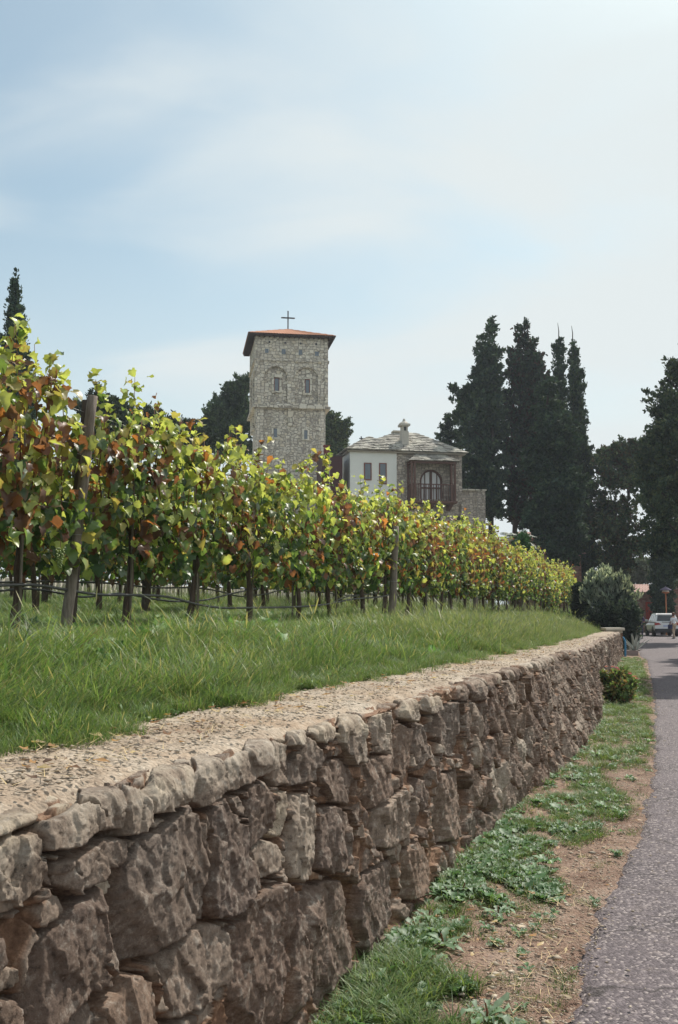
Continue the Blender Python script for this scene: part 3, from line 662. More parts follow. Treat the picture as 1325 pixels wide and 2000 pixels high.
def build_verge_plants():
    r = np.random.default_rng(19)
    short = [tuft('verge_short_%d' % k, 46, .07, .015, .055, .0018, 1.0, GREEN + DRY[:1] + DRY[2:], 300+k, 0, segs=3) for k in range(5)]
    long_ = [tuft('verge_long_%d' % k, 30, .05, .04, .10, .0022, 1.1, GREEN, 320+k, 0, segs=3) for k in range(3)]
    weeds = [broad('verge_weed_%d' % k, 9, .075, .26, [(.08, .16, .07), (.12, .20, .10), (.13, .20, .13)], 340+k, .5, k % 2 == 0) for k in range(5)]
    regions = [  # photo outlines of green patches, tufts, weeds, density
        ([(640,1985),(660,1910),(720,1875),(800,1905),(900,1940),(960,1975),(1000,2040),(640,2040)], 430, 60),
        ([(720,1860),(745,1830),(800,1850),(830,1880),(790,1920),(740,1905)], 60, 16),
        ([(850,1770),(900,1700),(960,1660),(1010,1610),(1060,1640),(1100,1710),(1090,1760),(1020,1785),(950,1775),(900,1800)], 260, 190),
        ([(940,1660),(1020,1590),(1100,1545),(1150,1600),(1170,1640),(1120,1660),(1060,1640),(1000,1625)], 190, 45),
        ([(1100,1530),(1130,1500),(1180,1520),(1230,1590),(1180,1610),(1120,1570)], 300, 30),
        ([(1150,1500),(1155,1440),(1185,1380),(1265,1380),(1272,1440),(1262,1500),(1200,1515)], 560, 50),
        ([(1180,1400),(1190,1340),(1240,1300),(1262,1320),(1272,1370),(1265,1400)], 700, 60),
        ([(1205,1330),(1215,1285),(1245,1290),(1262,1320)], 500, 20),
        ([(830,1800),(880,1790),(930,1830),(900,1860),(850,1850)], 30, 5),
        ([(1215,1300),(1235,1285),(1255,1300),(1250,1330)], 200, 10)]
    P = []; Sc = []; Ix = []
    def add(X, Y, ix, s0, s1):
        m = len(X); P.append(np.stack([X, Y, np.full(m, .012) + .05*sstep(road_left(Y)-X, .2, 1.2)*.8], 1)); Sc.append(r.uniform(s0, s1, m)); Ix.append(np.array(ix)[r.integers(0, len(ix), m)])
    for poly, nt, nw in regions:
        A = np.array(poly); need = nt + nw; got = []
        k = 0
        while sum(len(g) for g in got) < need and k < 60:
            k += 1; px = r.uniform(A[:, 0].min(), A[:, 0].max(), 3000); py = r.uniform(A[:, 1].min(), A[:, 1].max(), 3000)
            # choose evenly over the ground, not over the picture
            b = (1000-py)/FPX; dz = SP + b*CP; kk = -EYE/dz; Y = (CP-b*SP)*kk; X = (px-662.5)/FPX*kk
            ok = inpoly(px + 14*vn(X*6, Y*6, 7), py + 14*vn(X*6, Y*6, 8), poly) & (r.random(3000) < (Y/Y.max())**3) & (vn(X*5.5, Y*5.5, 9)+.7*vn(X*14, Y*14, 10) > -.12) & (X > bx(Y)+.02) & (X < road_left(Y)+.1)
            got.append(np.stack([X[ok], Y[ok]], 1))
        G = np.concatenate(got)[:need]; r.shuffle(G)
        a = G[:int(len(G)*nt/need)]; b_ = G[len(a):]
        add(a[:, 0], a[:, 1], [0,1,2,3,4,5,6,7] if nt > 300 else [0,1,2,3,4], .7, 1.5); add(b_[:, 0], b_[:, 1], [8,9,10,11,12], .5, 1.2)
    # scattered sparse tufts, more along the wall foot
    Y = 3*(36/3)**r.random(1500); X = bx(Y) + (road_left(Y)-bx(Y))*r.random(1500)**1.3; ok = (vn(X*2.2, Y*2.2, 77) > .1)
    add(X[ok], Y[ok], [0,1,2,3,4,8,10], .35, .9)
    Y = 3*(38/3)**r.random(500); X = bx(Y) + .03 + .10*r.random(500)**2; ok = vn(X*0, Y*1.3, 78) > -.1
    add(X[ok], Y[ok], [5,6,7,8,9,10], .5, 1.2)
    Pn = np.concatenate(P); m = len(Pn)
    scatter_object('weeds', Pn, np.stack([r.normal(0, .1, m), r.normal(0, .1, m), r.uniform(0, 6.28, m)], 1), np.concatenate(Sc), np.concatenate(Ix), short + long_ + weeds, kind='stuff')
    # individual thistle-like weeds on the bare earth by the wall
    pr = [broad('thistle_leaves_%d' % k, 20, .125, .15, [(.14, .22, .13), (.18, .26, .17), (.11, .19, .10)], 360+k, .55, True) for k in range(3)]
    spots = [((872,1754),1.0,'grey green thistle rosette close to the wall foot, farthest of the pale ones','a'),
             ((839,1800),1.0,'tall pale thistle with spread leaves just below the farthest rosette','b'),
             ((812,1822),.95,'pale thistle rosette nearest the wall foot, left of the tall one','c'),
             ((866,1850),1.05,'pale jagged rosette standing free on red earth, rightmost of the thistles','a'),
             ((792,1912),1.2,'broad dark leaved thistle on the edge of the near grass patch','b'),
             ((843,1892),1.0,'jagged rosette between the near grass patch and the red earth','c'),
             ((905,1748),1.1,'large pale thistle at the lower edge of the dense weed patch','a'),
             ((975,1790),.9,'flat grey green rosette right below the dense weed patch','b'),
             ((950,1995),1.1,'wide leaved rosette at the very bottom edge beside the bare earth','c'),
             ((1118,1524),1.1,'bright green leafy weed at the wall foot, above the dense patch','b'),
             ((1165,1478),1.1,'bushy weed at the wall foot nearest the rose bush','a')]
    for (px, py), sc, lab, v in spots:
        p = on_z(px, py, .03); o = empty('thistle', p, r.uniform(0, 6)); o.scale = (sc, sc, sc); tag(o, lab, 'weed', 'thistles on the verge')
        link('leaves', pr['abc'.index(v)], o)
        s = MB(); s.tube([(0, 0, -.02), (.005, 0, .03), (.0, .01, .06)], [.006, .005, .003], 6); s.build('stem', M['cane'], o)
    # pebbles and grit: one heap nobody could count
    vs = []; fs = []; r2 = np.random.default_rng(4)
    ico = np.array([(0,0,1),(.9,0,.3),(.28,.85,.3),(-.72,.53,.3),(-.72,-.53,.3),(.28,-.85,.3),(0,0,-.5)]); fi = np.array([(0,1,2),(0,2,3),(0,3,4),(0,4,5),(0,5,1),(6,2,1),(6,3,2),(6,4,3),(6,5,4),(6,1,5)])
    def peb(X, Y, Z, s):
        n = len(X); a = r2.uniform(0, 6.28, n); st = r2.uniform(.5, 1.3, (n, 1)); v = ico[None] * (1 + r2.normal(0, .22, (n, 7, 1))) * np.stack([np.ones(n), r2.uniform(.5, 1, n), r2.uniform(.3, .6, n)], 1)[:, None, :]*s[:, None, None]
        ca, sa = np.cos(a)[:, None], np.sin(a)[:, None]; x = v[..., 0]*ca - v[..., 1]*sa + X[:, None]; y = v[..., 0]*sa + v[..., 1]*ca + Y[:, None]; z = v[..., 2] + Z[:, None]
        b = sum(len(q) for q in vs); vs.append(np.stack([x, y, z], -1).reshape(-1, 3)); fs.append((fi[None] + (np.arange(n)*7)[:, None, None]).reshape(-1, 3) + b)
    n = 15000; Y = 2.2*(22/2.2)**r2.random(n); X = bx(Y) + (road_left(Y)-bx(Y)+.06+.4*(r2.random(n) < .12)*r2.random(n))*r2.random(n)**.6; peb(X, Y, np.full(n, .022), (.0035 + .011*r2.random(n)**3.5))
    n = 220; Y = 3*(18/3)**r2.random(n); X = bx(Y) + (road_left(Y)-bx(Y))*r2.random(n)**.8; peb(X, Y, np.full(n, .03), .016 + .02*r2.random(n)**2)
    n = 8500; Y = 2*(26/2)**r2.random(n); q = .09 + .63*r2.random(n); peb(tx(Y)-q*NX, Y-q*NY, ztop(Y)+.034, .003 + .012*r2.random(n)**3)
    o = link('gravel', np_mesh('gravel', np.concatenate(vs), [np.concatenate(fs)], M['pebble'])); tag(o, kind='stuff')
    # dead leaves blown along the wall foot and on the wall top
    n = 1100; Y = 2*(24/2)**r2.random(n); top = r2.random(n) < .3; q = .12+.6*r2.random(n); X = np.where(top, tx(Y)-q*NX, bx(Y)+(road_left(Y)-bx(Y)+.1)*r2.random(n)**1.4); Z = np.where(top, ztop(Y)+.05, .04+.03*sstep(road_left(Y)-X, .2, 1.2)); a = r2.uniform(0, 6.28, n); sz = r2.uniform(.008, .028, n)
    o5 = np.array([(0,-1,0),(.6,-.2,.35),(.35,.7,.1),(0,1.1,.4),(-.4,.6,.3),(-.6,-.3,.1)]); vv = o5[None]*sz[:, None, None]*r2.uniform(.6, 1.3, (n, 6, 1)); ca, sa = np.cos(a)[:, None], np.sin(a)[:, None]
    V = np.stack([vv[..., 0]*ca-vv[..., 1]*sa+X[:, None], vv[..., 0]*sa+vv[..., 1]*ca+Y[:, None], vv[..., 2]+Z[:, None]], -1).reshape(-1, 3); cc = np.array([(.20,.11,.06),(.34,.20,.09),(.13,.075,.05),(.42,.33,.18)])[r2.integers(0, 4, n)]*r2.uniform(.7, 1.3, (n, 1))
    F6 = (np.array([(0,1,2),(0,2,3),(0,3,4),(0,4,5)])[None]+(np.arange(n)*6)[:, None, None]).reshape(-1, 3)
    o = link('leaf_litter', np_mesh('leaf_litter', V, [F6], M['grass'], False, {'col': np.repeat(cc, 6, 0)})); tag(o, kind='stuff')
    # dead straw on the wall top and verge
    n = 3200; Y = 2*(20/2)**r2.random(n); top = r2.random(n) < .4; q = .15+.5*r2.random(n)
    X = np.where(top, tx(Y)-q*NX, bx(Y)+(road_left(Y)-bx(Y))*r2.random(n)); Z = np.where(top, ztop(Y)+.05, .045); a = r2.uniform(0, 6.28, n); L = r2.uniform(.02, .07, n); w = .0012
    dx, dy = np.cos(a)*L, np.sin(a)*L; V = np.stack([np.stack([X-dx+dy*.03, Y-dy-dx*.03, Z-.006], 1), np.stack([X-dx-dy*.03, Y-dy+dx*.03, Z-.006], 1), np.stack([X+dx, Y+dy, Z+.008], 1)], 1).reshape(-1, 3)
    o = link('straw', np_mesh('straw', V, [np.arange(3*n).reshape(n, 3)], simple('straw', (.50, .38, .20)))); tag(o, kind='stuff')
build_verge_plants()

# ------------------------------------------------------------------ grapevines
LEAF2D = np.array([(0,-.10),(.28,-.30),(.54,-.10),(.50,.12),(.66,.38),(.46,.46),(.32,.72),(0,.92),(-.32,.72),(-.46,.46),(-.66,.38),(-.50,.12),(-.54,-.10),(-.28,-.30)])
def leaves(pos, size, az, tilt, roll, curl, col, edge):
    """grape leaves: lobed blades, folded along the midrib and curled, each with its own colour and some with scorched rims"""
    n = len(pos); k = len(LEAF2D); L = np.vstack([[(0, .12)], np.array([0, .12]) + (LEAF2D - [0, .12])*.58, LEAF2D])
    X = L[None, :, 0]; Y = L[None, :, 1]-.1; cu = curl[:, None]; s = size[:, None]
    tw = rng.normal(0, .35, (n, 1)); ph = rng.uniform(0, 6.28, (n, 1))
    z = np.abs(X)*.45*cu - .55*cu*Y*Y - .35*cu*X*X*np.sign(tw) + tw*X*Y + .07*np.sin(ph + 7*np.arctan2(X, Y+.001))*np.hypot(X, Y)
    z = (z + rng.normal(0, .02, (n, len(L))))*s; x = X*s; y = L[None, :, 1]*s
    cr, sr = np.cos(roll)[:, None], np.sin(roll)[:, None]; x, y = x*cr - y*sr, x*sr + y*cr
    ct, st = np.cos(tilt)[:, None], np.sin(tilt)[:, None]; y2 = y*ct - z*st; z2 = y*st + z*ct
    ca, sa = np.cos(az)[:, None], np.sin(az)[:, None]; V = np.stack([x*ca - y2*sa, x*sa + y2*ca, z2], -1) + pos[:, None, :]
    f = [(0, 1+i, 1+(i+1) % k) for i in range(k)]; q = [(1+i, 1+k+i, 1+k+(i+1) % k, 1+(i+1) % k) for i in range(k)]
    off = (np.arange(n)*(2*k+1))[:, None, None]; F = (np.array(f)[None]+off).reshape(-1, 3); Q = (np.array(q)[None]+off).reshape(-1, 4)
    C = np.repeat(col[:, None, :], 2*k+1, 1); rim = np.array([.20, .085, .04]); e = edge[:, None, None]
    C[:, 1+k:] = C[:, 1+k:]*(1-e) + rim*e; C[:, 0] *= 1.12; C *= rng.uniform(.9, 1.1, (n, 2*k+1, 1))
    return V.reshape(-1, 3), [F, Q], C.reshape(-1, 3)
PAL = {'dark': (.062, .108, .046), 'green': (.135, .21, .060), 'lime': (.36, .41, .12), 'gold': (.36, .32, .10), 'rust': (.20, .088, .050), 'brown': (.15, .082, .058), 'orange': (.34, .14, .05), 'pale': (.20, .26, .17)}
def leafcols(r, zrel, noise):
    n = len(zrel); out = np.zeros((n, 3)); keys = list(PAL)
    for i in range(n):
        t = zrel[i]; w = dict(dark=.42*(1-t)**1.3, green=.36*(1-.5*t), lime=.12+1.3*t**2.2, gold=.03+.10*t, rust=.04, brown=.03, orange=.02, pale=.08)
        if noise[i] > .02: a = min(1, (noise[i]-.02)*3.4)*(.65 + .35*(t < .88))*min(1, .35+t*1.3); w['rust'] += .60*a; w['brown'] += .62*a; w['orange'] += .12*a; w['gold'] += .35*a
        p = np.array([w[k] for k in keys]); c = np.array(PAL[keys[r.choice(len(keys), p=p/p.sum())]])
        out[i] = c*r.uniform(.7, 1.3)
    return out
def make_vine(seed, tall=0, lod=1.0):
    """one plant: returns trunk, cane and foliage meshes about its own foot; row runs along local y"""
    r = np.random.default_rng(seed); root = empty('grapevine')
    # trunk
    m = MB(); pts = []; x = y = 0.0; lean = r.normal(0, .10), r.normal(0, .07)
    for i in range(9):
        t = i/8; pts.append((lean[0]*(t-.5*t*t)+.012*math.sin(5*t+seed)+r.normal(0, .006), lean[1]*t+r.normal(0, .008), -.08+.95*t))
    m.tube(pts, [.034-.012*i/8+abs(r.normal(0, .004)) for i in range(9)], 9)
    e = pts[-1]
    for sgn in (-1, 1):
        m.tube([e, (e[0]+.02, e[1]+sgn*.18, e[2]+.10), (e[0], e[1]+sgn*.42, e[2]+.10+r.normal(0, .02)), (e[0], e[1]+sgn*.66, e[2]+.06)], [.024, .019, .014, .009], 7)
    m.build('trunk', M['bark'], root, True)
    # slim stake tied to the trunk
    sx = .055 + r.normal(0, .01); tilt = r.normal(0, .05)
    m = MB(); m.tube([(sx+tilt*.4, .02, -.1), (sx, .02, .9), (sx-tilt*.3, .0, 1.7)], .011, 7); m.build('stake', M['post'], root, True)
    P = []; Z = []; canes = MB(); sz = []; shoots = []
    ns = 11
    for k in range(ns):
        y0 = -.62 + 1.24*(k+.5)/ns + r.normal(0, .03); h = r.uniform(1.72, 1.98); x0 = r.normal(0, .03)
        ext = 0
        if tall and k in (3, 6, 8)[:tall]: ext = r.uniform(.28, .50)
        elif r.random() < .42: ext = r.uniform(.06, .30)
        top = h + ext; sway = r.normal(0, .10), r.normal(0, .10)
        cp = [(x0, y0, e[2]+.08), (x0+sway[0]*.5, y0+sway[1]*.3, 1.3), (x0+sway[0], y0+sway[1], 1.7)]
        cp.append((x0+sway[0]*1.5+r.normal(0, .03), y0+sway[1]*1.6, top)); canes.tube(cp, [.006, .005, .004, .0022], 5)
        shoots.append((cp, ext))
    canes.build('canes', M['cane'], root, True)
    # leaves: a hanging curtain about the wires, plus tufts at the shoot tips
    nl = int(1000*lod); u = r.random(nl)
    z = .48 + 1.44*u**.9; y = r.uniform(-.74, .74, nl); halfw = .30 - .10*np.abs(z-1.35)
    x = r.choice([-1, 1], nl)*halfw*r.random(nl)**.45 + r.normal(0, .03, nl)
    keep = (z > .62 + .20*np.sin(y*7+seed*1.7)+r.normal(0, .06, nl)) & (z < 1.80 + .14*np.sin(y*9+seed*2) + r.normal(0, .07, nl))
    keep &= vn(y*5.2+seed*2.3, z*4.6+seed) + .5*vn(y*12+seed, z*11) > -.52
    x, y, z = x[keep], y[keep], z[keep]
    out = np.where(x > 0, 1, -1)
    pos = np.stack([x, y, z], 1); az = np.where(out > 0, -math.pi/2, math.pi/2) + r.normal(0, .75, len(x)); tilt = -1.05 + r.normal(0, .42, len(x)); roll = r.normal(0, .35, len(x)); size = r.uniform(.055, .105, len(x))
    for cp, ext in shoots:
        n = int(6 + ext*60); a = np.array(cp[2]); b = np.array(cp[3]); t = r.uniform(.15, 1.04, n)
        p = a + (b-a)*t[:, None] + r.normal(0, .055, (n, 3)); pos = np.vstack([pos, p]); az = np.append(az, r.uniform(0, 6.28, n)); tilt = np.append(tilt, -.5+r.normal(0, .5, n)); roll = np.append(roll, r.normal(0, .5, n)); size = np.append(size, r.uniform(.045, .085, n))
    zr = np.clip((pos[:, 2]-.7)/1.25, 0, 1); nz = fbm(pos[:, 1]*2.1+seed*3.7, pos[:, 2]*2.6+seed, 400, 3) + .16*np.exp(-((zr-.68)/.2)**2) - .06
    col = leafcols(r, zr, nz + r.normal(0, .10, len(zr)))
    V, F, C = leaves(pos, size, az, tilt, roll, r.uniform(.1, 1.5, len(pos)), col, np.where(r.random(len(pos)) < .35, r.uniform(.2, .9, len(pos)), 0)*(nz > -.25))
    # all leaves share one material; lime tops mix young growth with painted backlight
    link('foliage', np_mesh('vine_foliage', V, F, M['leaf'], True, {'col': C}), root)
    return root
def place(o, Y, X0, rz, scz=1.0, sx=1.0):
    X = X0 + ROWK*Y; o.location = (X, Y, float(terr(X, Y))); o.rotation_euler = (0, 0, rz); o.scale = (1, sx, scz)
ROWANG = -math.atan(ROWK)
ys1 = [4.7, 6.05, 7.40, 8.93, 10.13, 11.56, 13.1, 14.5, 16.0]
while ys1[-1] < 50: ys1.append(ys1[-1] + 1.34 + random.uniform(-.06, .06))
near = [make_vine(11, 2), make_vine(12, 3), make_vine(13, 0), make_vine(14, 2), make_vine(15, 1), make_vine(16, 0), make_vine(17, 1)]
order = [4, 2, 1, 0, 6, 3, 5, 4, 0, 2, 6, 1]
POSTS1 = [8.05, 16.7, 25.2, 33.8, 42.4]
used = set(); vr = random.Random(5)
def vine_label(row, i, Y):
    if row == 0:
        if Y < 8.05: return ['grapevine cut by the left edge beyond the double post', 'grapevine at the left edge of the photo, second before the double post', 'autumn grapevine just left of the weathered double post, under the tall leafy shoots'][min(i, 2)]
        k = sum(1 for p in POSTS1 if p < Y); prev = POSTS1[k-1]; n = sum(1 for y in ys1 if prev < y <= Y)
        pn = ['weathered double post', 'stout middle post with a pale bare top', 'third post of the front row', 'fourth post of the front row', 'last post of the front row'][k-1]
        if i == len(ys1)-1: return 'last grapevine at the far right end of the front row, by the dark hedge'
        return 'front row grapevine, %s after the %s' % (ordw(n-1), pn)
    return 'grapevine %s along the %s row, its trunk glimpsed behind the front row' % (ordw(i), ordw(row))
GR = ['grapevines of the front row', 'grapevines of the second row', 'grapevines of the third row', 'grapevines of the fourth row']
def use_vine(k):
    if k in used: return copy_tree(near[k])
    used.add(k); return near[k]
for i, Y in enumerate(ys1):
    k = order[i] if i < len(order) else vr.randrange(7)
    o = use_vine(k); place(o, Y, ROWX, ROWANG + (math.pi if vr.random() < .5 and i > 3 else 0), vr.uniform(.98, 1.03) if i < 9 else vr.uniform(1.0, 1.09))
    tag(o, vine_label(0, i, Y), 'grapevine', GR[0])
for row in (1, 2, 3):
    X0 = ROWX - 2.62*row; Y = 8.0 + 3.6*row + .3*row; i = 0
    while Y < 50 + row*3:
        o = copy_tree(near[vr.randrange(7)]); place(o, Y, X0, ROWANG + (math.pi if vr.random() < .5 else 0), vr.uniform(.92, 1.02)); tag(o, vine_label(row, i, Y), 'grapevine', GR[row]); Y += 1.38 + vr.uniform(-.08, .08); i += 1
# posts
def wooden_post(name, foot, top, r0, mat, label, group=None, lean=0):
    o = empty(name, foot); v = Vector(top) - Vector(foot); m = MB(); n = 10; rr = random.Random(int(foot[1]*10))
    pts = [v*(i/n) + Vector((rr.uniform(-.006, .006), rr.uniform(-.006, .006), 0)) for i in range(n+1)]; pts[0] = pts[0] - Vector((0, 0, .2))
    m.tube(pts, [r0*(1-.12*i/n)*rr.uniform(.95, 1.05) for i in range(n+1)], 12)
    m.build('shaft', mat, o, True)
    m = MB(); c = v*.42; m.tube([c+Vector((r0*1.06*math.cos(a), r0*1.06*math.sin(a), 0)) for a in [k*math.pi/6 for k in range(13)]], .003, 5); m.build('wire_tie', M['wire'], o)
    tag(o, label, 'post', group); return o
def rp(Y, dx=0.0, z=None, X0=ROWX): X = X0 + ROWK*Y + dx; return (X, Y, float(terr(X, Y)) + (z or 0))
f = rp(7.95, .06); wooden_post('wooden_post', f, (f[0]+.17, f[1], f[2]+1.90), .047, M['post'], 'weathered grey round post leaning right at the left of the front row', 'posts along the vineyard rows')
f = rp(8.15, -.03); wooden_post('wooden_post', f, (f[0]+.10, f[1], f[2]+1.90), .050, M['darkpost'], 'dark post standing close behind the weathered leaning post', 'posts along the vineyard rows')
f = rp(16.7, .24); wooden_post('wooden_post', f, (f[0]+.08, f[1], f[2]+1.55), .062, M['post'], 'stout round post in the middle of the front row where the hose ends', 'posts along the vineyard rows')
names3 = ['third post of the front row, beyond the stout middle post', 'fourth post of the front row below the balcony house', 'last post of the front row before the dark hedge']
for k, Y in enumerate(POSTS1[2:]):
    f = rp(Y, .02); wooden_post('wooden_post', f, (f[0]+.03, f[1], f[2]+1.95), .06, M['post'], names3[k], 'posts along the vineyard rows')
for row in (1, 2):
    for k in range(4):
        f = rp(12.4 + 8.4*k + 2*row, .02, X0=ROWX-2.62*row); wooden_post('wooden_post', f, (f[0]+.03, f[1], f[2]+1.9), .055, M['darkpost'], '%s dark post of the %s row glimpsed between front trunks' % (ordw(k), ordw(row)), 'posts along the vineyard rows')
# irrigation hoses and wires
def row_pt(px, py, X0, dx=0.0):
    a = (px-662.5)/FPX; Y = 10.
    b = (1000-py)/FPX; dyv = CP - b*SP; k = (X0+dx)/(a - ROWK*dyv); return Vector((a*k, dyv*k, EYE + (SP+b*CP)*k))
def hose(pts, X0, dx, rad, name, label, mat='hose', cat='hose'):
    P = [row_pt(px, py, X0, dx) for px, py in pts]
    Q = []
    for i in range(len(P)-1):
        for t in (0, .33, .67):
            p0, p1, p2, p3 = P[max(i-1, 0)], P[i], P[i+1], P[min(i+2, len(P)-1)]
            Q.append(.5*((2*p1) + (-p0+p2)*t + (2*p0-5*p1+4*p2-p3)*t*t + (-p0+3*p1-3*p2+p3)*t**3))
    Q.append(P[-1]); o = MB().tube(Q, rad, 8).build(name, M[mat], None, True); tag(o, label, cat)
hose([(-160,1136),(-60,1145),(60,1142),(130,1152),(190,1161),(240,1162),(300,1163),(340,1168),(380,1179),(430,1187),(490,1187),(560,1186),(600,1184),(640,1180),(690,1170),(740,1166),(768,1160)], ROWX, .09, .011, 'irrigation_hose', 'thick black hose sagging along the front row of trunks')
hose([(-160,1160),(-40,1158),(20,1152),(60,1150),(110,1157),(160,1166),(205,1162),(245,1160),(330,1174),(400,1172),(450,1160),(500,1150)], ROWX-.1, -.03, .0085, 'irrigation_hose', 'thinner second hose looping just behind the thick black one')
hose([(-60,1140),(60,1136),(150,1137),(230,1140),(300,1148),(380,1148),(430,1155),(470,1165),(520,1160),(560,1152),(640,1158),(700,1166)], ROWX-2.62, .05, .012, 'irrigation_hose', 'dark hose strung along the second row of vines')
hose([(40,1138),(160,1130),(260,1136),(360,1140),(460,1150),(560,1148),(640,1152)], ROWX-5.24, .05, .012, 'irrigation_hose', 'hose far back along the third row of vines')
hose([(640,1182),(675,1166),(705,1162),(735,1160)], ROWX-.2, 0, .008, 'irrigation_hose', 'short grey hose end rising left of the stout middle post')
for hgt, lab in ((1.05, 'lower trellis wire stretched through the front row of vines'), (1.45, 'middle trellis wire stretched through the front row of vines'), (1.80, 'top trellis wire of the front row, bare above the double post')):
    tag(MB().tube([Vector(rp(y, .07, hgt)) for y in (4, 8, 12.4, 16.7, 21, 25.2, 33.8, 42.4, 50)], .0022, 5, False).build('trellis_wire', M['wire'], None, True), lab, 'wire', 'trellis wires of the front row')
# one small hanging bunch of green grapes by the double post
def grapes():
    p = row_pt(118, 1070, ROWX, .30); o = empty('grape_bunch', p); m = MB(); rr = random.Random(3)
    for k in range(38):
        t = k/38; r_ = .032*(1-t*.8); a = k*2.4
        m.lathe([(.002, -.008), (.0068, -.004), (.0085, 0), (.0068, .004), (.002, .008)], (r_*math.cos(a), r_*math.sin(a), -.15*t), 8)
    t = NT('grape_skin'); mat = t.done(t.pbr((.20, .26, .08), .35, None, .5))
    m.build('berries', mat, o, True); MB().tube([(0, 0, .0), (0, .01, .05), (-.05, .0, .09)], .0025, 6).build('stem', M['cane'], o)
    tag(o, 'small bunch of green grapes hanging beside the double post', 'grapes')
grapes()

# ------------------------------------------------------------------ trees
def foliage_mesh(name, lobes, n, size, cols, seed, gap=.12, freq=.55, shell=.55, up=.35, mat='conifer', spiky=0.0, per=3, spray=0.0, slen=.8):
    """lobes: (x,y,z,rx,ry,rz); n leaf clumps spread through the lobes' volume with gaps and an uneven outline"""
    r = np.random.default_rng(seed); L = np.array(lobes, float); vol = L[:, 3]*L[:, 5]*np.sqrt(L[:, 4]); vol /= vol.sum()
    k = r.choice(len(L), n, p=vol); d = r.normal(0, 1, (n, 3)); d /= np.linalg.norm(d, axis=1)[:, None]
    rad = r.random(n)**shell; 
    b = L[k]; wob = 1 + .26*vn(d[:, 0]*2.3+b[:, 0]*3, d[:, 2]*2.3+b[:, 2]*3+d[:, 1]*2, seed) + .12*r.normal(0, 1, n)*(rad > .8)
    P = b[:, :3] + d*b[:, 3:6]*(rad*wob)[:, None]
    if spray:
        # leafy sprays stand out from the lobes and break the outline
        m = max(8, int(n*spray/26)); kc = r.choice(len(L), m, p=vol); dc = r.normal(0, 1, (m, 3)); dc /= np.linalg.norm(dc, axis=1)[:, None]; bc = L[kc]
        cc = bc[:, :3] + dc*bc[:, 3:6]*r.uniform(.55, .95, (m, 1)); ax = dc*np.array([1, 1, .5]) + r.normal(0, .25, (m, 3)); ax[:, 2] += up*1.2; ax /= np.linalg.norm(ax, axis=1)[:, None]
        ln = slen*r.uniform(.5, 1.5, m)*np.minimum(1.3, .4+bc[:, 3]/1.0); ns = int(n*spray); q = r.integers(0, m, ns); t_ = r.random(ns)**.8
        P[:ns] = cc[q] + ax[q]*(t_*ln[q])[:, None] + r.normal(0, 1, (ns, 3))*(.05+.20*slen*(1-t_))[:, None]; d[:ns] = ax[q]
    g = vn(P[:, 0]/freq+3*vn(P[:, 2]/freq, P[:, 1]/freq, seed+3), P[:, 2]/freq+P[:, 1]*.6/freq, seed+1)
    keep = g > -1 + 2*gap*.9; P = P[keep]; d = d[keep]; n = len(P)
    # each clump is a few small pointed faces that fan out and upwards
    V = []; F = []; C = []; c0 = np.array(cols)[r.integers(len(cols), size=n)]*r.uniform(.65, 1.3, (n, 1)); c0 *= (1 + .3*vn(P[:, 0]*1.1, P[:, 2]*1.1, seed+9))[:, None]
    for q in range(per):
        dirv = d*.6 + r.normal(0, .55, (n, 3)); dirv[:, 2] += up; dirv /= np.linalg.norm(dirv, axis=1)[:, None]
        side = np.cross(dirv, r.normal(0, 1, (n, 3))); side /= np.linalg.norm(side, axis=1)[:, None]+1e-9
        s = size*r.uniform(.6, 1.35, (n, 1)); a = P + r.normal(0, size*.35, (n, 3))
        V.append(np.stack([a - side*s*.42, a + side*s*.42, a + dirv*s*(1.25+spiky) + side*s*.10, a + dirv*s*(1.0+spiky) - side*s*.28], 1)); C.append(np.repeat(c0*r.uniform(.85, 1.15, (n, 1)), 4, 0).reshape(n, 4, 3))
    V = np.concatenate(V).reshape(-1, 3); C = np.concatenate(C).reshape(-1, 3); F = np.arange(len(V)).reshape(-1, 4)
    return np_mesh(name, V, [F], M[mat], False, {'col': np.clip(C, 0, 1)})
DARKC = [(.040, .070, .044), (.055, .092, .056), (.030, .054, .044), (.070, .105, .054)]
OAK = [(.052, .082, .045), (.072, .11, .052), (.042, .068, .046), (.11, .135, .06)]
OLIVE = [(.10, .13, .085), (.14, .17, .115), (.075, .105, .06), (.17, .19, .13)]
def px_lobes(Y, L, depth=1.0, jit=.0, seed=0):
    """silhouette ellipses measured in the photograph, given their own distance, size and depth"""
    out = []; r = random.Random(seed)
    for px, py, rx, ry in L:
        p = at_depth(px, py, Y); s = Y/FPX; out.append((p.x, Y + r.uniform(-1, 1)*jit, p.z, rx*s, rx*s*depth, ry*s))
    return out
def base_z(x, Y): 
    X = np.array([x]); q = (tx(np.array([Y])) - X)*.957
    return float(terr(x, Y)) if q[0] > 0 else 0.0
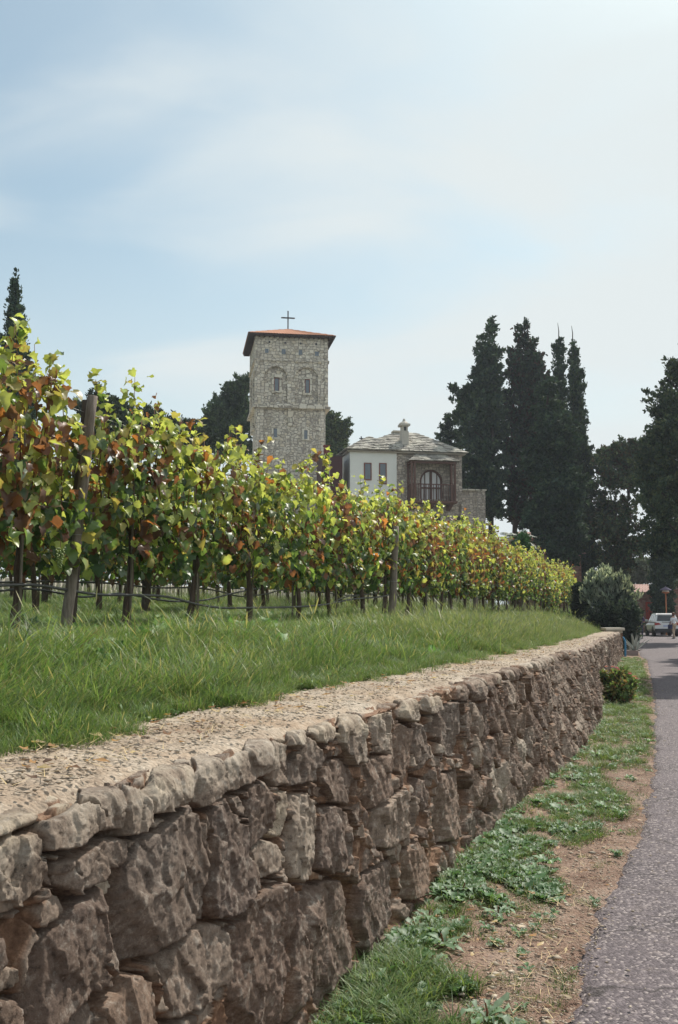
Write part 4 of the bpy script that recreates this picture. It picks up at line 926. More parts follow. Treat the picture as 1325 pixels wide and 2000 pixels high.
def tree(name, Y, L, n, size, cols, label, seed, trunk=None, tr=.22, group=None, gap=.12, freq=.8, depth=1.0, jit=.5, shell=.55, up=.35, cat='tree', per=3, spiky=0.0, limbs=True, ground=None, spray=.5, slen=.5, shrink=1.0, tip=0):
    L = [(a, b_, c*shrink, d_*shrink) for a, b_, c, d_ in L]; lob = px_lobes(Y, L, depth, jit, seed); cx = at_depth(trunk if trunk else L[-1][0], L[-1][1], Y).x
    gz = base_z(cx, Y) if ground is None else ground; root = empty(name, (cx, Y, gz))
    lob = [(x-cx, y-Y, z-gz, a, b, c) for x, y, z, a, b, c in lob]
    link('crown', foliage_mesh(name+'_crown', lob, n, size, cols, seed, gap, freq, shell, up, per=per, spiky=spiky, spray=spray, slen=slen), root)
    zt = max(l[2] for l in lob)*.9; m = MB(); rr = random.Random(seed)
    topx = max(lob, key=lambda l: l[2])[0]; zt *= .97; cen = lambda z: (topx*max(0, z/zt)**1.6, 0, z); m.tube([cen(-.3 + (zt+.3)*i/8) for i in range(9)], [tr*(1-.85*i/8) for i in range(9)], 9)
    if limbs:
        for l in lob:
            z0 = max(.4, l[2] - abs(l[0])*.7 - .4); c0 = cen(z0); m.tube([c0, ((l[0]+c0[0])*.5, l[1]*.5, (z0+l[2])*.5+.1), (l[0], l[1], l[2])], [tr*.32, tr*.2, tr*.08], 6)
    m.build('trunk', M['treebark'], root, True)
    if tip: h = tip*Y/FPX; z1 = max(l[2]+l[5] for l in lob); m = MB(); m.tube([(topx, 0, z1-1.0), (topx+.05, 0, z1+h*.5), (topx-.02, 0, z1+h)], [.05, .035, .015], 6); m.build('bare_tip', M['treebark'], root)
    tag(root, label, cat, group); return root
def build_trees():
    g1 = 'tall cypresses right of the balcony house'
    tree('cypress_tree', 80, [(964,621,4,6),(963,634,3,8),(956,655,10,17),(950,680,16,22),(957,700,20,30),(953,735,28,30),(948,770,34,32),(944,805,36,34),(950,850,34,40),(950,900,32,42),(952,950,30,42),(948,990,24,30),
        (925,735,9,8),(912,766,14,9),(898,772,9,6),(889,765,6,5),(905,790,17,14),(905,815,15,14),(915,835,14,10),(925,870,20,10),(910,905,14,18),(915,945,10,14),(928,990,12,14)],
        17000, .19, DARKC, 'tall shaggy dark cypress with ragged left side, nearest the balcony house', 501, 957, .30, g1, .24, .8, 1.0, .9)
    tree('cypress_tree', 82, [(990,800,14,40),(990,880,13,44),(1028,634,6,8),(1026,650,11,14),(1034,672,16,18),(1010,672,6,10),(1008,690,12,14),(1028,705,28,24),(1004,730,16,30),(1035,745,34,32),(1052,712,11,9),(1062,760,20,22),(1030,790,38,36),(1035,840,42,40),(1010,880,24,44),(1048,890,40,42),(1010,950,22,40),(1045,945,40,40),(1030,1000,30,30)],
        19000, .19, DARKC + [(.06, .034, .022)], 'broad dark cypress with a pointed split top, middle of the tall cluster', 502, 1000, .28, g1, .24, .8, 1.0, .9)
    tree('cypress_tree', 76, [(1091,672,8,10),(1092,690,11,20),(1092,720,13,30),(1093,760,15,36),(1096,810,18,44),(1100,870,20,50),(1104,940,22,50)], 6500, .13, DARKC, 'slender cypress column, left one of the slim pair with bare tips', 503, 1094, .2, g1, .02, .8, 1.0, .1, .5, .9, tip=34, limbs=False, slen=.28, shrink=.92)
    tree('cypress_tree', 75, [(1118,674,7,10),(1120,695,11,22),(1123,730,14,34),(1126,775,17,40),(1130,830,20,48),(1135,890,23,54),(1140,960,25,58),(1144,1030,26,58),(1145,1090,24,44),(1142,1125,20,30)], 13000, .13, DARKC + [(.05, .075, .025)], 'slender cypress column reaching the ground, right one of the slim pair', 504, 1125, .22, g1, .02, .8, 1.0, .1, .5, .9, tip=30, limbs=False, slen=.28, shrink=.92)
    tree('spreading_cypress', 68, [(1070,760,18,14),(1082,800,26,26),(1085,850,40,36),(1075,900,44,40),(1095,950,44,44),(1085,1000,46,40),(1100,1040,36,36),(1085,1075,24,24),(1110,1085,22,26),(1050,1010,24,28),(1062,1045,18,16)],
        20000, .17, DARKC + [(.030, .058, .030)], 'wide drooping dark conifer in front of the slim cypress pair', 505, 1113, .3, 'tall cypresses right of the balcony house', .16, .8, .9, .9, up=-.1, slen=.45)
    tree('cypress_tree', 84, [(877,812,5,7),(876,826,9,11),(872,842,11,11),(856,850,8,4),(888,852,15,7),(905,858,16,9),(868,866,11,10),(880,880,18,14),(895,900,20,20),(890,930,20,24),(900,960,24,24)], 5000, .16, DARKC, 'small crooked dark conifer top rising behind the slate roof corner', 506, 880, .2, None, .15, .7, .9, .3)
    # dark broadleaf trees at the right
    tree('holm_oak', 74, [(1165,905,12,12),(1180,885,13,10),(1200,880,14,9),(1190,905,26,18),(1215,890,20,14),(1238,872,16,10),(1240,895,32,24),(1190,945,28,24),(1225,935,26,18),(1180,990,24,30),(1215,1000,22,22),(1190,1040,32,30),(1235,1070,22,24),(1170,1085,18,40),(1205,1095,30,32),(1245,1030,12,14),(1185,1130,24,14)],
        15000, .15, OAK + [(.075, .055, .032)], 'dark gappy broadleaf tree between the cypress cluster and the big right-hand tree', 511, 1195, .26, None, .30, .7, 1.0, 1.2, shell=.7)
    tree('holm_oak', 60, [(1332,685,12,22),(1318,720,18,16),(1330,740,28,24),(1302,742,8,7),(1310,765,22,18),(1290,800,22,16),(1320,800,34,26),(1278,812,12,9),(1310,835,40,24),(1285,850,22,18),(1340,850,50,50),(1300,885,40,28),(1270,900,24,20),(1300,930,46,28),(1345,950,50,50),(1270,950,26,18),(1310,980,44,26),(1280,1010,26,20),(1325,1040,40,30),(1285,1060,24,26),(1345,1090,36,30),(1255,985,12,10)],
        26000, .13, OAK, 'big dark broadleaf tree cut by the right edge of the photo', 512, 1345, .34, None, .22, .6, 1.0, 1.2, shell=.65, shrink=1.12)
    tree('cypress_tree', 82, [(1293,1050,22,24),(1293,1085,23,34),(1294,1125,24,36),(1294,1160,24,34),(1296,1190,22,22)], 9000, .13, DARKC, 'dark cypress column standing directly behind the copper street lamp', 513, 1294, .2, None, .01, .8, 1.0, .1, up=.9, limbs=False, slen=.28, shrink=.92, ground=0)
    tree('olive_tree', 98, [(1245,1105,22,14),(1225,1118,18,12),(1262,1120,18,14),(1245,1130,28,12)], 5000, .14, OLIVE, 'grey green olive crown above the low brick building', 514, 1245, .2, None, .08, limbs=True, ground=0)
    tree('olive_tree', 88, [(1325,1085,14,22),(1318,1110,9,18),(1330,1130,14,22)], 2200, .13, [(.12,.17,.07),(.08,.12,.05)], 'light green foliage poking in at the right edge beside the dark cypress', 515, 1335, .2, None, .1, ground=0)
    # left side
    tree('cypress_tree', 58, [(33,535,4,8),(32,552,6,12),(31,575,9,18),(30,605,12,24),(29,640,16,28),(28,675,20,30),(30,710,24,30),(34,750,26,34),(38,800,26,40),(40,860,26,50)], 12000, .12, DARKC, 'tall narrow dark cypress at the far left edge against the sky', 521, 32, .22, None, .01, .8, 1.0, .1, up=.9, limbs=False, slen=.28, shrink=1.12)
    tree('holm_oak', 92, [(478,752,16,14),(460,765,24,18),(440,782,24,18),(470,795,26,24),(425,805,22,18),(410,825,16,14),(445,830,32,26),(412,855,20,22),(450,870,36,26),(480,830,20,20),(500,880,14,30)], 12000, .17, OAK[:3], 'dark round-topped tree just left of the stone tower', 522, 455, .35, None, .10, .8, 1.0, 1.0)
    tree('holm_oak', 92, [(640,808,8,12),(650,822,14,16),(662,838,16,18),(648,850,18,22),(668,862,14,16),(655,882,24,16)], 5500, .16, OAK + [(.06,.09,.04)], 'green tree crown showing right of the stone tower', 523, 652, .3, None, .12, .7, 1.0, .6)
    tl = [('dark olive-like tree behind the leafy shoots right of the double post', 187, [(190,778,15,16),(182,800,22,22),(195,830,26,26),(180,870,26,30)]),
          ('spiky dusky tree with twiggy top left of the vineyard gap', 228, [(222,785,10,12),(230,800,20,18),(245,812,22,18),(228,832,30,22),(240,862,34,24)]),
          ('low dusky tree beside the twiggy one, half hidden by vines', 285, [(275,812,12,10),(292,818,18,14),(300,838,28,18),(285,862,32,20)]),
          ('low dusky tree sinking behind the vine tops', 345, [(330,832,18,12),(352,838,20,14),(345,858,30,18)]),
          ('last small dusky tree touching the dark round-topped one', 388, [(378,846,14,12),(395,858,20,14),(382,875,26,16)])]
    for k, (lab, px, L) in enumerate(tl):
        tree('olive_tree', 56+k*2, L, 4500, .10, [(.045,.065,.038),(.06,.085,.05),(.035,.05,.034)], lab, 530+k, px, .16, 'dusky trees behind the vineyard', .22, .45, 1.0, .5, shell=.7, spiky=.6)
    # out of the picture on the right of the road: they throw the bands of shade over it
    tree('cypress_tree', 42, [(1470,640,30,70),(1470,800,60,100),(1475,960,75,110),(1470,1100,60,80)], 9000, .16, DARKC, 'cypress beyond the right edge shading the road', 541, 1455, .2, None, .0, limbs=False, ground=0)
    # broad tree beside the road, also beyond the right edge
    tree('holm_oak', 33, [(1525,520,132,160),(1525,350,105,110),(1535,740,120,120),(1580,620,130,130)], 11000, .16, OAK, 'broadleaf tree beyond the right edge shading the road', 542, 1580, .3, None, .1, ground=0)
build_trees()
def shrub(name, Y, L, n, size, cols, label, seed, ground=0.0, gap=.08, up=.5, mat='grass', cat='bush', shell=.6, spiky=0.0, freq=.35, depth=1.0, spray=.0, slen=.3):
    L = [(a, b_, c*.84, d_*.86) for a, b_, c, d_ in L]; lob = px_lobes(Y, L, depth, .15, seed); cx = at_depth(L[0][0], L[0][1], Y).x; root = empty(name, (cx, Y, ground))
    lob = [(x-cx, y-Y, z-ground, a, b, c) for x, y, z, a, b, c in lob]
    link('foliage', foliage_mesh(name+'_foliage', lob, n, size, cols, seed, gap, freq, shell, up, mat, spiky, spray=spray, slen=slen), root)
    m = MB(); rr = random.Random(seed)
    for l in lob: m.tube([(l[0]*.3, l[1]*.3, -.05), (l[0]*.7, l[1]*.7, l[2]*.55), (l[0], l[1], l[2]+l[5]*.4)], [.03, .02, .008], 6)
    m.build('stems', M['treebark'], root, True); tag(root, label, cat); return root
def build_shrubs():
    shrub('clipped_shrub', 45, [(1135,1162,18,22),(1135,1185,20,24),(1132,1150,15,12)], 9000, .05, DARKC, 'dark rounded shrub at the end of the vine row', 601, 1.0, .0, .4, 'conifer')
    sage = [(.26,.31,.25),(.34,.38,.31),(.18,.22,.17),(.40,.43,.36)]; dk = [(.038,.058,.046),(.060,.085,.062)]
    shrub('oleander_bush', 43.5, [(1165,1150,16,16),(1185,1145,20,20),(1210,1158,20,18),(1228,1172,14,16),(1180,1170,26,20),(1205,1180,26,20),(1155,1165,10,18)], 8000, .075, sage+dk[:1], 'large silvery green bush with upright twigs past the wall end', 602, .6, .16, 1.1, spiky=1.3, spray=.6, slen=.5)
    shrub('laurel_bush', 42.3, [(1200,1215,34,26),(1225,1200,18,24),(1228,1235,16,22),(1175,1205,26,22),(1222,1250,12,14),(1205,1245,18,16),(1232,1215,10,20)], 10000, .07, dk+[(.022,.038,.030)], 'very dark dense bush beneath the silvery one, over the blue pipe', 603, .0, .06, .3, spray=.4, slen=.35)
    # rose bush on the verge
    b = shrub('rose_bush', 18.3, [(1208,1345,28,22),(1190,1330,18,16),(1212,1320,24,14),(1232,1335,14,16),(1196,1358,18,14),(1225,1358,18,12),(1180,1318,10,10)], 1700, .042, [(.14,.23,.08),(.22,.32,.12),(.34,.32,.14),(.10,.17,.07),(.25,.17,.09)], 'low rose bush with a few pink flowers against the wall', 604, .02, .1, .3)
    pink = simple('rose_petal', (.62,.06,.16), .6, .3, 20); coral = simple('coral_petal', (.70,.20,.13), .6, .3, 20)
    for k, (px, py, mt) in enumerate([(1204,1305,pink),(1207,1308,pink),(1230,1317,pink),(1243,1326,coral),(1196,1303,coral),(1238,1322,coral),(1184,1303,coral)]):
        p = at_depth(px, py, 18.1) - b.location; m = MB(); rr = random.Random(k)
        for q in range(9):
            a = q*2.4; r0 = .008+.003*q; m.add([(0,0,0), (r0*math.cos(a-.5), r0*math.sin(a-.5), .012), (r0*1.25*math.cos(a), r0*1.25*math.sin(a), .016-.001*q), (r0*math.cos(a+.5), r0*math.sin(a+.5), .012)], [(0,1,2,3)])
        o = m.build('rose_flower', mt, b, True); o.location = p; o.scale = (1.4, 1.4, 1.4)
    # palm among the vines' end and a small bright conifer below it
    Y = 55; root = empty('palm', tuple(at_depth(1006, 1085, Y))); root.location.z = base_z(root.location.x, Y); tz = at_depth(1006, 1055, Y).z - root.location.z
    m = MB(); m.tube([(0,0,-.2), (.05,0,tz*.5), (0,0,tz)], [.22,.2,.17], 10); m.build('trunk', M['treebark'], root, True)
    rr = random.Random(8); t = NT('palm_leaf'); pm = t.done(t.pbr((.06,.10,.055), .5, None, .4))
    for k in range(22):
        a = k*2.4+rr.uniform(-.2,.2); el = rr.uniform(.15, 1.25); Lf = rr.uniform(1.2, 1.55); pts = []
        for i in range(12):
            s = i/11; rad = Lf*(s*math.cos(el)+.15*s*s); z = tz + Lf*(s*math.sin(el)-.62*s*s); pts.append(Vector((rad*math.cos(a), rad*math.sin(a), z)))
        m = MB(); m.tube(pts, [.012*(1-i/13) for i in range(12)], 5); sd_ = Vector((-math.sin(a), math.cos(a), 0))
        for i in range(1, 12):
            for h in (0, .5):
                p = pts[i-1].lerp(pts[i], h); ln = .34*math.sin(math.pi*min(.97, (i+h)/12.0))+.05; fw = (pts[i]-pts[i-1]).normalized()
                for sg in (-1, 1): tip = p + sd_*sg*ln + fw*ln*.5 - Vector((0,0,ln*.35)); m.add([p-fw*.018, p+fw*.018, tip], [(0,1,2)])
        m.build('frond', pm, root)
    tag(root, 'small palm with arching fronds behind the vine tops', 'palm')
    tree('young_cypress', 50, [(1018,1050,3,8),(1018,1065,7,12),(1020,1082,12,14),(1022,1100,15,14)], 2600, .07, [(.05,.12,.04),(.035,.09,.035)], 'small bright green conical conifer in front of the palm', 606, 1019, .08, None, .0, limbs=False, up=.9, cat='conifer')
    # pale spiky plant at the kerb corner
    p = at_depth(1240, 1268, 40.6); root = empty('agave', (p.x, 40.6, 0.12)); rr = random.Random(2); t = NT('agave_leaf'); am = t.done(t.pbr((.42,.44,.40), .6, None, .3))
    for k in range(26):
        a = k*2.4; el = rr.uniform(.3, 1.5); L = rr.uniform(.5, .95); d = Vector((math.cos(a)*math.cos(el), math.sin(a)*math.cos(el), math.sin(el))); s = Vector((-math.sin(a), math.cos(a), 0))*.035
        m = MB(); m.add([-s, s, d*L*.5+s*1.2+Vector((0,0,.02)), d*L+Vector((0,0,-.1*L)), d*L*.5-s*1.2+Vector((0,0,.02))], [(0,1,2,3,4)]); m.build('leaf', am, root)
    tag(root, 'pale spiky plant at the kerb corner beside the blue pipe', 'plant')
build_shrubs()

# ------------------------------------------------------------------ buildings
STN = [(.52,.46,.38),(.68,.61,.52),(.76,.69,.59),(.58,.53,.46),(.82,.76,.65),(.68,.60,.48)]
M['tower'] = mat_masonry('tower_masonry', 3.5, STN, (.36,.32,.28), 1.25, .075)
M['ashlar'] = mat_masonry('dressed_stone', 1.7, [(.62,.58,.49),(.76,.70,.60),(.68,.61,.50)], (.30,.26,.22), 1.2, .05)
M['ashlar2'] = mat_masonry('voussoir_stone', 4.0, [(.40,.36,.30),(.55,.49,.41),(.48,.42,.34)], (.2,.17,.15), 1.0, .05)
M['house'] = mat_masonry('house_masonry', 3.6, [(.46,.39,.33),(.60,.52,.45),(.70,.62,.54),(.52,.45,.40)], (.34,.30,.26), 1.5, .09)
M['brick'] = mat_masonry('brick_masonry', 3.4, [(.23,.11,.085),(.32,.17,.13),(.40,.25,.20),(.28,.14,.10)], (.24,.18,.15), 1.9, .08)
M['plaster'] = simple('white_plaster', (.80,.80,.76), .9, .05, 2.0, .006)
M['slate'] = mat_slate()
M['redwood'] = simple('red_brown_wood', (.14,.075,.058), .6, .25, 5)
M['maroon'] = simple('maroon_panel', (.065,.022,.022), .5, .15, 3)
M['shutter'] = simple('window_wood', (.20,.065,.04), .6, .2, 5)
t = NT('window_glass'); M['glass'] = t.done(t.pbr((.10,.13,.16), .12, None, .8))
t = NT('old_iron'); M['iron'] = t.done(t.pbr((.045,.042,.045), .6, None, .4))
t = NT('clay_tile'); o_ = t.obj(); M['tile'] = t.done(t.pbr(t.mix(t.noise(o_, 5, 5, .7), t.mix(t.noise(o_, 1.5, 3), (.30,.10,.055), (.48,.19,.10)), (.55,.30,.19)), .85, None, .2))
class Facade:
    """a front plane through the corner seen at (px, Y), turned th from the picture plane; f(px,py) reads (u,z) on it off the photograph"""
    def __init__(s, px, py, Y, th, gz):
        p = at_depth(px, py, Y); s.P = Vector((p.x, p.y, gz)); s.th = th; s.c, s.s = math.cos(th), math.sin(th)
    def f(s, px, py, v=0.0):
        a = (px-662.5)/FPX; b = (1000-py)/FPX; dy = CP-b*SP; dz = SP+b*CP
        n = Vector((-s.s, s.c)); q = Vector((s.P.x, s.P.y)) + n*v; k = (n.x*q.x+n.y*q.y)/(n.x*a+n.y*dy)
        x, y, z = a*k, dy*k, EYE+dz*k; return ((x-s.P.x)*s.c+(y-s.P.y)*s.s, z-s.P.z)
def arch_panel(u0, u1, z0, z1, a0, a1, zs, v0, v1, m, n=14):
    """wall slab between z0..z1 with an opening a0..a1 whose round head springs at zs"""
    r = (a1-a0)/2; c = (a0+a1)/2; top = [(c - r*math.cos(math.pi*i/n), zs + r*math.sin(math.pi*i/n)) for i in range(n+1)]
    if a0 - u0 > .01: m.prism([(u0, z0), (a0, z0), (a0, z1), (u0, z1)], v0, v1)
    if u1 - a1 > .01: m.prism([(a1, z0), (u1, z0), (u1, z1), (a1, z1)], v0, v1)
    for i in range(n): (xa, za), (xb, zb) = top[i], top[i+1]; m.prism([(xa, za), (xb, zb), (xb, z1), (xa, z1)], v0, v1)
def window(root, u0, u1, z0, z1, v, frame_mat, fw=.06, dep=.10, name='window', pane=True, mull=0):
    m = MB(); m.box(u0, u0+fw, v-dep, v+.02, z0, z1); m.box(u1-fw, u1, v-dep, v+.02, z0, z1); m.box(u0+fw, u1-fw, v-dep, v+.02, z1-fw, z1); m.box(u0+fw, u1-fw, v-dep, v+.02, z0, z0+fw)
    for k in range(mull): c = u0+(u1-u0)*(k+1)/(mull+1); m.box(c-fw*.35, c+fw*.35, v-dep*.8, v+.015, z0+fw, z1-fw)
    o = m.build(name, frame_mat, root); g = MB(); g.box(u0+fw-.005, u1-fw+.005, v-.035, v-.012, z0+fw-.005, z1-fw+.005); g.build('pane', M['glass'], o); return o
def tiled_slope(m, a, b, c, d, pitch=.21, amp=.045, rows=14):
    """corrugated clay tiles from eave a-b up to ridge d-c"""
    a, b, c, d = map(Vector, (a, b, c, d)); L = (b-a).length; nu = max(8, int(L/pitch)*6); nrm = (b-a).cross(d-a).normalized(); bb = len(m.v)
    for j in range(rows+1):
        t = j/rows; p, q = a.lerp(d, t), b.lerp(c, t)
        for i in range(nu+1):
            e = i/nu; x = p.lerp(q, e); sarc = ((x-a).dot((b-a).normalized()))
            m.v.append(tuple(x + nrm*(amp*abs(math.sin(math.pi*sarc/pitch)) + .03*(1-(t*rows*1.0) % 1)*(j % 2))))
    for j in range(rows):
        for i in range(nu): k = bb+j*(nu+1)+i; m.f.append((k, k+1, k+nu+2, k+nu+1))
def build_bounce_ground():  # unseen pale sheet, added to bounce sunlight up onto the shaded facades
    Xg, Yg = np.meshgrid(np.linspace(-34, 13, 60), np.linspace(61, 92, 40), indexing='ij'); z = terr(Xg, Yg) + .03
    o = link('bounce_ground', grid_mesh('bounce_ground', np.stack([Xg, Yg, z], -1), mat_gravel('bounce_gravel', [(.46,.42,.35),(.55,.50,.42),(.60,.55,.47),(.66,.61,.54),(.5,.45,.38)], 30, .01))); tag(o, kind='structure')
build_bounce_ground()
def build_tower():
    gz = 2.4; fc = Facade(498, 700, 76, R(9), gz); root = empty('stone_tower', fc.P, fc.th); t6 = lambda x, y: fc.f(460+x/6.31, 600+y/6.31)
    Wd = t6(1143, 900)[0]; D = Wd*.98; zl = t6(240, 1235)[1]; zt = t6(240, 345)[1]; zc = t6(240, 640)[1]; zled = t6(240, 1205)[1]
    tw = M['tower']
    m = MB(); m.box(.27, Wd-.27, .16, D-.27, -.5, zl); m.build('lower_shaft', tw, root)
    up = MB(); up.box(.20, Wd-.20, .20, D-.20, zl+.003, zt)
    # raised skin with two blind arches on every side
    def skin(m):
        e = [t6(x, 900)[0] for x in (240, 355, 640, 735, 1020, 1143)]; zs = t6(500, 870)[1]
        m.prism([(0, zled+.2), (e[1], zled+.2), (e[1], zc), (0, zc)], 0, .23)
        mid = (e[2]+e[3])/2
        arch_panel(e[1], e[3]-.001, zled+.2, zc, e[1], e[2], zs, 0, .23, m); arch_panel(e[3], e[4], zled+.2, zc, e[3], e[4], zs, 0, .23, m)
        m.prism([(e[4], zled+.2), (Wd, zled+.2), (Wd, zc), (e[4], zc)], 0, .23); m.prism([(0, zc), (Wd, zc), (Wd, zt), (0, zt)], 0, .23)
    s1 = MB(); skin(s1)
    for k in range(4):
        for x, y, z in s1.v:
            cx, cy = x-Wd/2, y-D/2
            for _ in range(k): cx, cy = -cy, cx
            up.v.append((cx+Wd/2, cy+D/2, z))
        b = len(up.v)-len(s1.v); up.f += [tuple(i+b for i in f) for f in s1.f]
    up.build('upper_storey', tw, root)
    m = MB(); m.box(-.17, Wd+.17, -.17, D+.17, zl, zled+.02); m.box(-.03, Wd+.03, -.03, D+.03, zled+.02, zled+.20); m.build('ledge', M['ashlar'], root, bevel=.02)
    m = MB(); m.box(-.08, Wd+.08, -.08, D+.08, zc-.10, zc+.08); m.build('string_course', tw, root)
    e = [t6(x, 1350)[0] for x in (270, 350, 650, 722, 1030, 1112)]; zb = t6(300, 1435)[1]; zb2 = t6(680, 1460)[1]
    for (a, b_, zz) in ((e[0]-.1, e[1], -.4), (e[2], e[3], zb2), (e[4], e[5], -.4)):
        m = MB(); m.box(a, b_, .02 if zz > 0 else .06, .155, zz, zl-.003); m.build('pilaster', tw if zz < 0 else M['ashlar'], root)
    for a in (.3, Wd*.5, Wd-.9): m = MB(); m.box(.06, .265, a, a+.55, zb, zl-.003); m.build('pilaster', M['ashlar'], root)
    for sr, pn in (((455,575,820,1055),(480,545,862,1030)), ((838,952,850,1080),(860,922,880,1055))):
        u0, z1 = t6(sr[0], sr[2]); u1, z0 = t6(sr[1], sr[3]); a0, b1 = t6(pn[0], pn[2]); a1, b0 = t6(pn[1], pn[3])
        m = MB(); m.box(u0, a0, .10, .198, z0, z1); m.box(a1, u1, .10, .198, z0, z1); m.box(a0, a1, .10, .198, b1, z1); m.box(a0-.02, a1+.02, .07, .198, z0, b0); w = m.build('window', M['ashlar'], root)
        m = MB(); m.box(a0, a0+.05, .14, .196, b0, b1); m.box(a1-.05, a1, .14, .196, b0, b1); m.box(a0, a1, .14, .196, b1-.05, b1); m.build('frame', M['shutter'], w)
        m = MB(); m.box(a0+.05, a1-.05, .18, .194, b0, b1-.05); m.build('pane', M['glass'], w)
    for sr, pn in (((450,547,1465,1622),(474,517,1490,1602)), ((825,912,1488,1640),(850,892,1512,1622))):
        u0, z1 = t6(sr[0], sr[2]); u1, z0 = t6(sr[1], sr[3]); a0, b1 = t6(pn[0], pn[2]); a1, b0 = t6(pn[1], pn[3])
        m = MB(); m.box(u0, a0, .09, .158, z0, z1); m.box(a1, u1, .09, .158, z0, z1); m.box(a0, a1, .09, .158, b1, z1); m.box(a0, a1, .08, .158, z0, b0); w = m.build('window', M['ashlar'], root)
        m = MB(); m.box(a0, a1, .125, .156, b0, b1); m.build('pane', M['glass'], w)
    hole = NT('dark_hole'); hm = hole.done(hole.pbr((.05,.05,.06), .6, None, .3))
    for x0, x1, y0, y1 in ((365,410,510,565),(570,620,517,580),(780,826,525,588),(980,1030,545,602)):
        u0, z1 = t6(x0, y0); u1, z0 = t6(x1, y1); m = MB(); m.box(u0-.05, u0, -.012, -.001, z0-.05, z1+.05); m.box(u1, u1+.05, -.012, -.001, z0-.05, z1+.05); m.box(u0, u1, -.012, -.001, z1, z1+.05); m.box(u0, u1, -.012, -.001, z0-.05, z0); w = m.build('window', M['tower'], root)
        m = MB(); m.box(u0, u1, -.006, -.001, z0, z1); m.build('pane', M['glass'], w)
    for x in (410, 605, 795, 985):
        u0, z1 = t6(x, 415 + (x-410)*.05); m = MB(); m.box(u0, u0+.13, -.005, -.001, z1-.16, z1); m.build('beam_hole', hm, root)
    # voussoir bands round the blind arches
    eb = [t6(x, 900)[0] for x in (355, 640, 735, 1020)]; zs = t6(500, 870)[1]
    for a0, a1 in ((eb[0], eb[1]), (eb[2], eb[3])):
        c0 = (a0+a1)/2; r0 = (a1-a0)/2; m = MB(); nn = 18
        for i in range(nn):
            A0, A1 = math.pi*(i+.04)/nn, math.pi*(i+.96)/nn; q = lambda r, A: (c0-r*math.cos(A), zs+r*math.sin(A)); m.prism([q(r0+.01, A0), q(r0+.01, A1), q(r0+.13, A1), q(r0+.13, A0)], -.025, -.001)
        m.build('arch_band', M['tower'], root)
    # roof
    u0, ze = t6(185, 318); u1 = t6(1240, 385)[0]; ov = .55; ze = zt + .05
    a, b_, c_, d_ = (-ov, -ov, ze), (Wd+ov, -ov, ze), (Wd+ov, D+ov, ze), (-ov, D+ov, ze); ap = (Wd/2, D/2, ze+1.28)
    m = MB()
    for p, q in ((a, b_), (b_, c_), (c_, d_), (d_, a)): tiled_slope(m, p, q, ap, ap)
    r = m.build('roof', M['tile'], root)
    m = MB(); m.box(-ov+.04, Wd+ov-.04, -ov+.04, D+ov-.04, ze-.09, ze-.02)
    for i in range(18):
        u = -ov+.15+(Wd+2*ov-.3)*i/17; m.box(u-.045, u+.045, -ov+.08, -.01, ze-.17, ze-.09); m.box(u-.045, u+.045, D+.01, D+ov-.08, ze-.17, ze-.09); m.box(-ov+.08, -.01, u-.045, u+.045, ze-.17, ze-.09); m.box(Wd+.01, Wd+ov-.08, u-.045, u+.045, ze-.17, ze-.09)
    m.build('eaves', simple('dark_eaves_wood', (.07,.05,.045), .8), r)
    m = MB(); z0 = ze+1.15; m.box(Wd/2-.045, Wd/2+.045, D/2-.04, D/2+.04, z0, z0+1.55); m.box(Wd/2-.46, Wd/2+.46, D/2-.035, D/2+.035, z0+1.02, z0+1.12)
    for c in ((Wd/2, z0+1.60), (Wd/2-.50, z0+1.07), (Wd/2+.50, z0+1.07)): m.lathe([(.02,-.06),(.07,0),(.02,.06)], (c[0], D/2, c[1]), 8)
    m.build('cross', M['iron'], root)
    tag(root, 'square rough stone tower with a low red tiled roof and iron cross', 'tower')
build_tower()
def slate_slope(m, quad, nu, nv, th=.05, seed=0):
    """overlapping stone slabs of uneven size on a roof slope; quad = eave a,b then ridge c,d"""
    a, b, c, d = map(Vector, quad); nrm = (b-a).cross(d-a).normalized(); rr = random.Random(seed)
    for j in range(nv):
        t0, t1 = j/nv, min(1, (j+1.35)/nv); p0, q0 = a.lerp(d, t0), b.lerp(c, t0); p1, q1 = a.lerp(d, t1), b.lerp(c, t1)
        n = max(1, int(nu*(q0-p0).length/max(.1, (b-a).length))); cuts = [0]+sorted(min(.999, max(.001, (i+rr.uniform(-.3, .3))/n)) for i in range(1, n))+[1]
        for i in range(len(cuts)-1):
            e0, e1 = cuts[i]+.002, cuts[i+1]-.002; h0 = th*rr.uniform(.9, 1.9); h1 = th*rr.uniform(.1, .4); sl = rr.uniform(-.04, .04)
            A, B, C_, D_ = p0.lerp(q0, e0)+(a-d).normalized()*sl, p0.lerp(q0, e1)+(a-d).normalized()*sl, p1.lerp(q1, e1), p1.lerp(q1, e0)
            m.add([A, B, C_, D_, A+nrm*h0, B+nrm*h0, C_+nrm*h1, D_+nrm*h1], [(3,2,1,0),(4,5,6,7),(0,1,5,4),(1,2,6,5),(2,3,7,6),(3,0,4,7)])
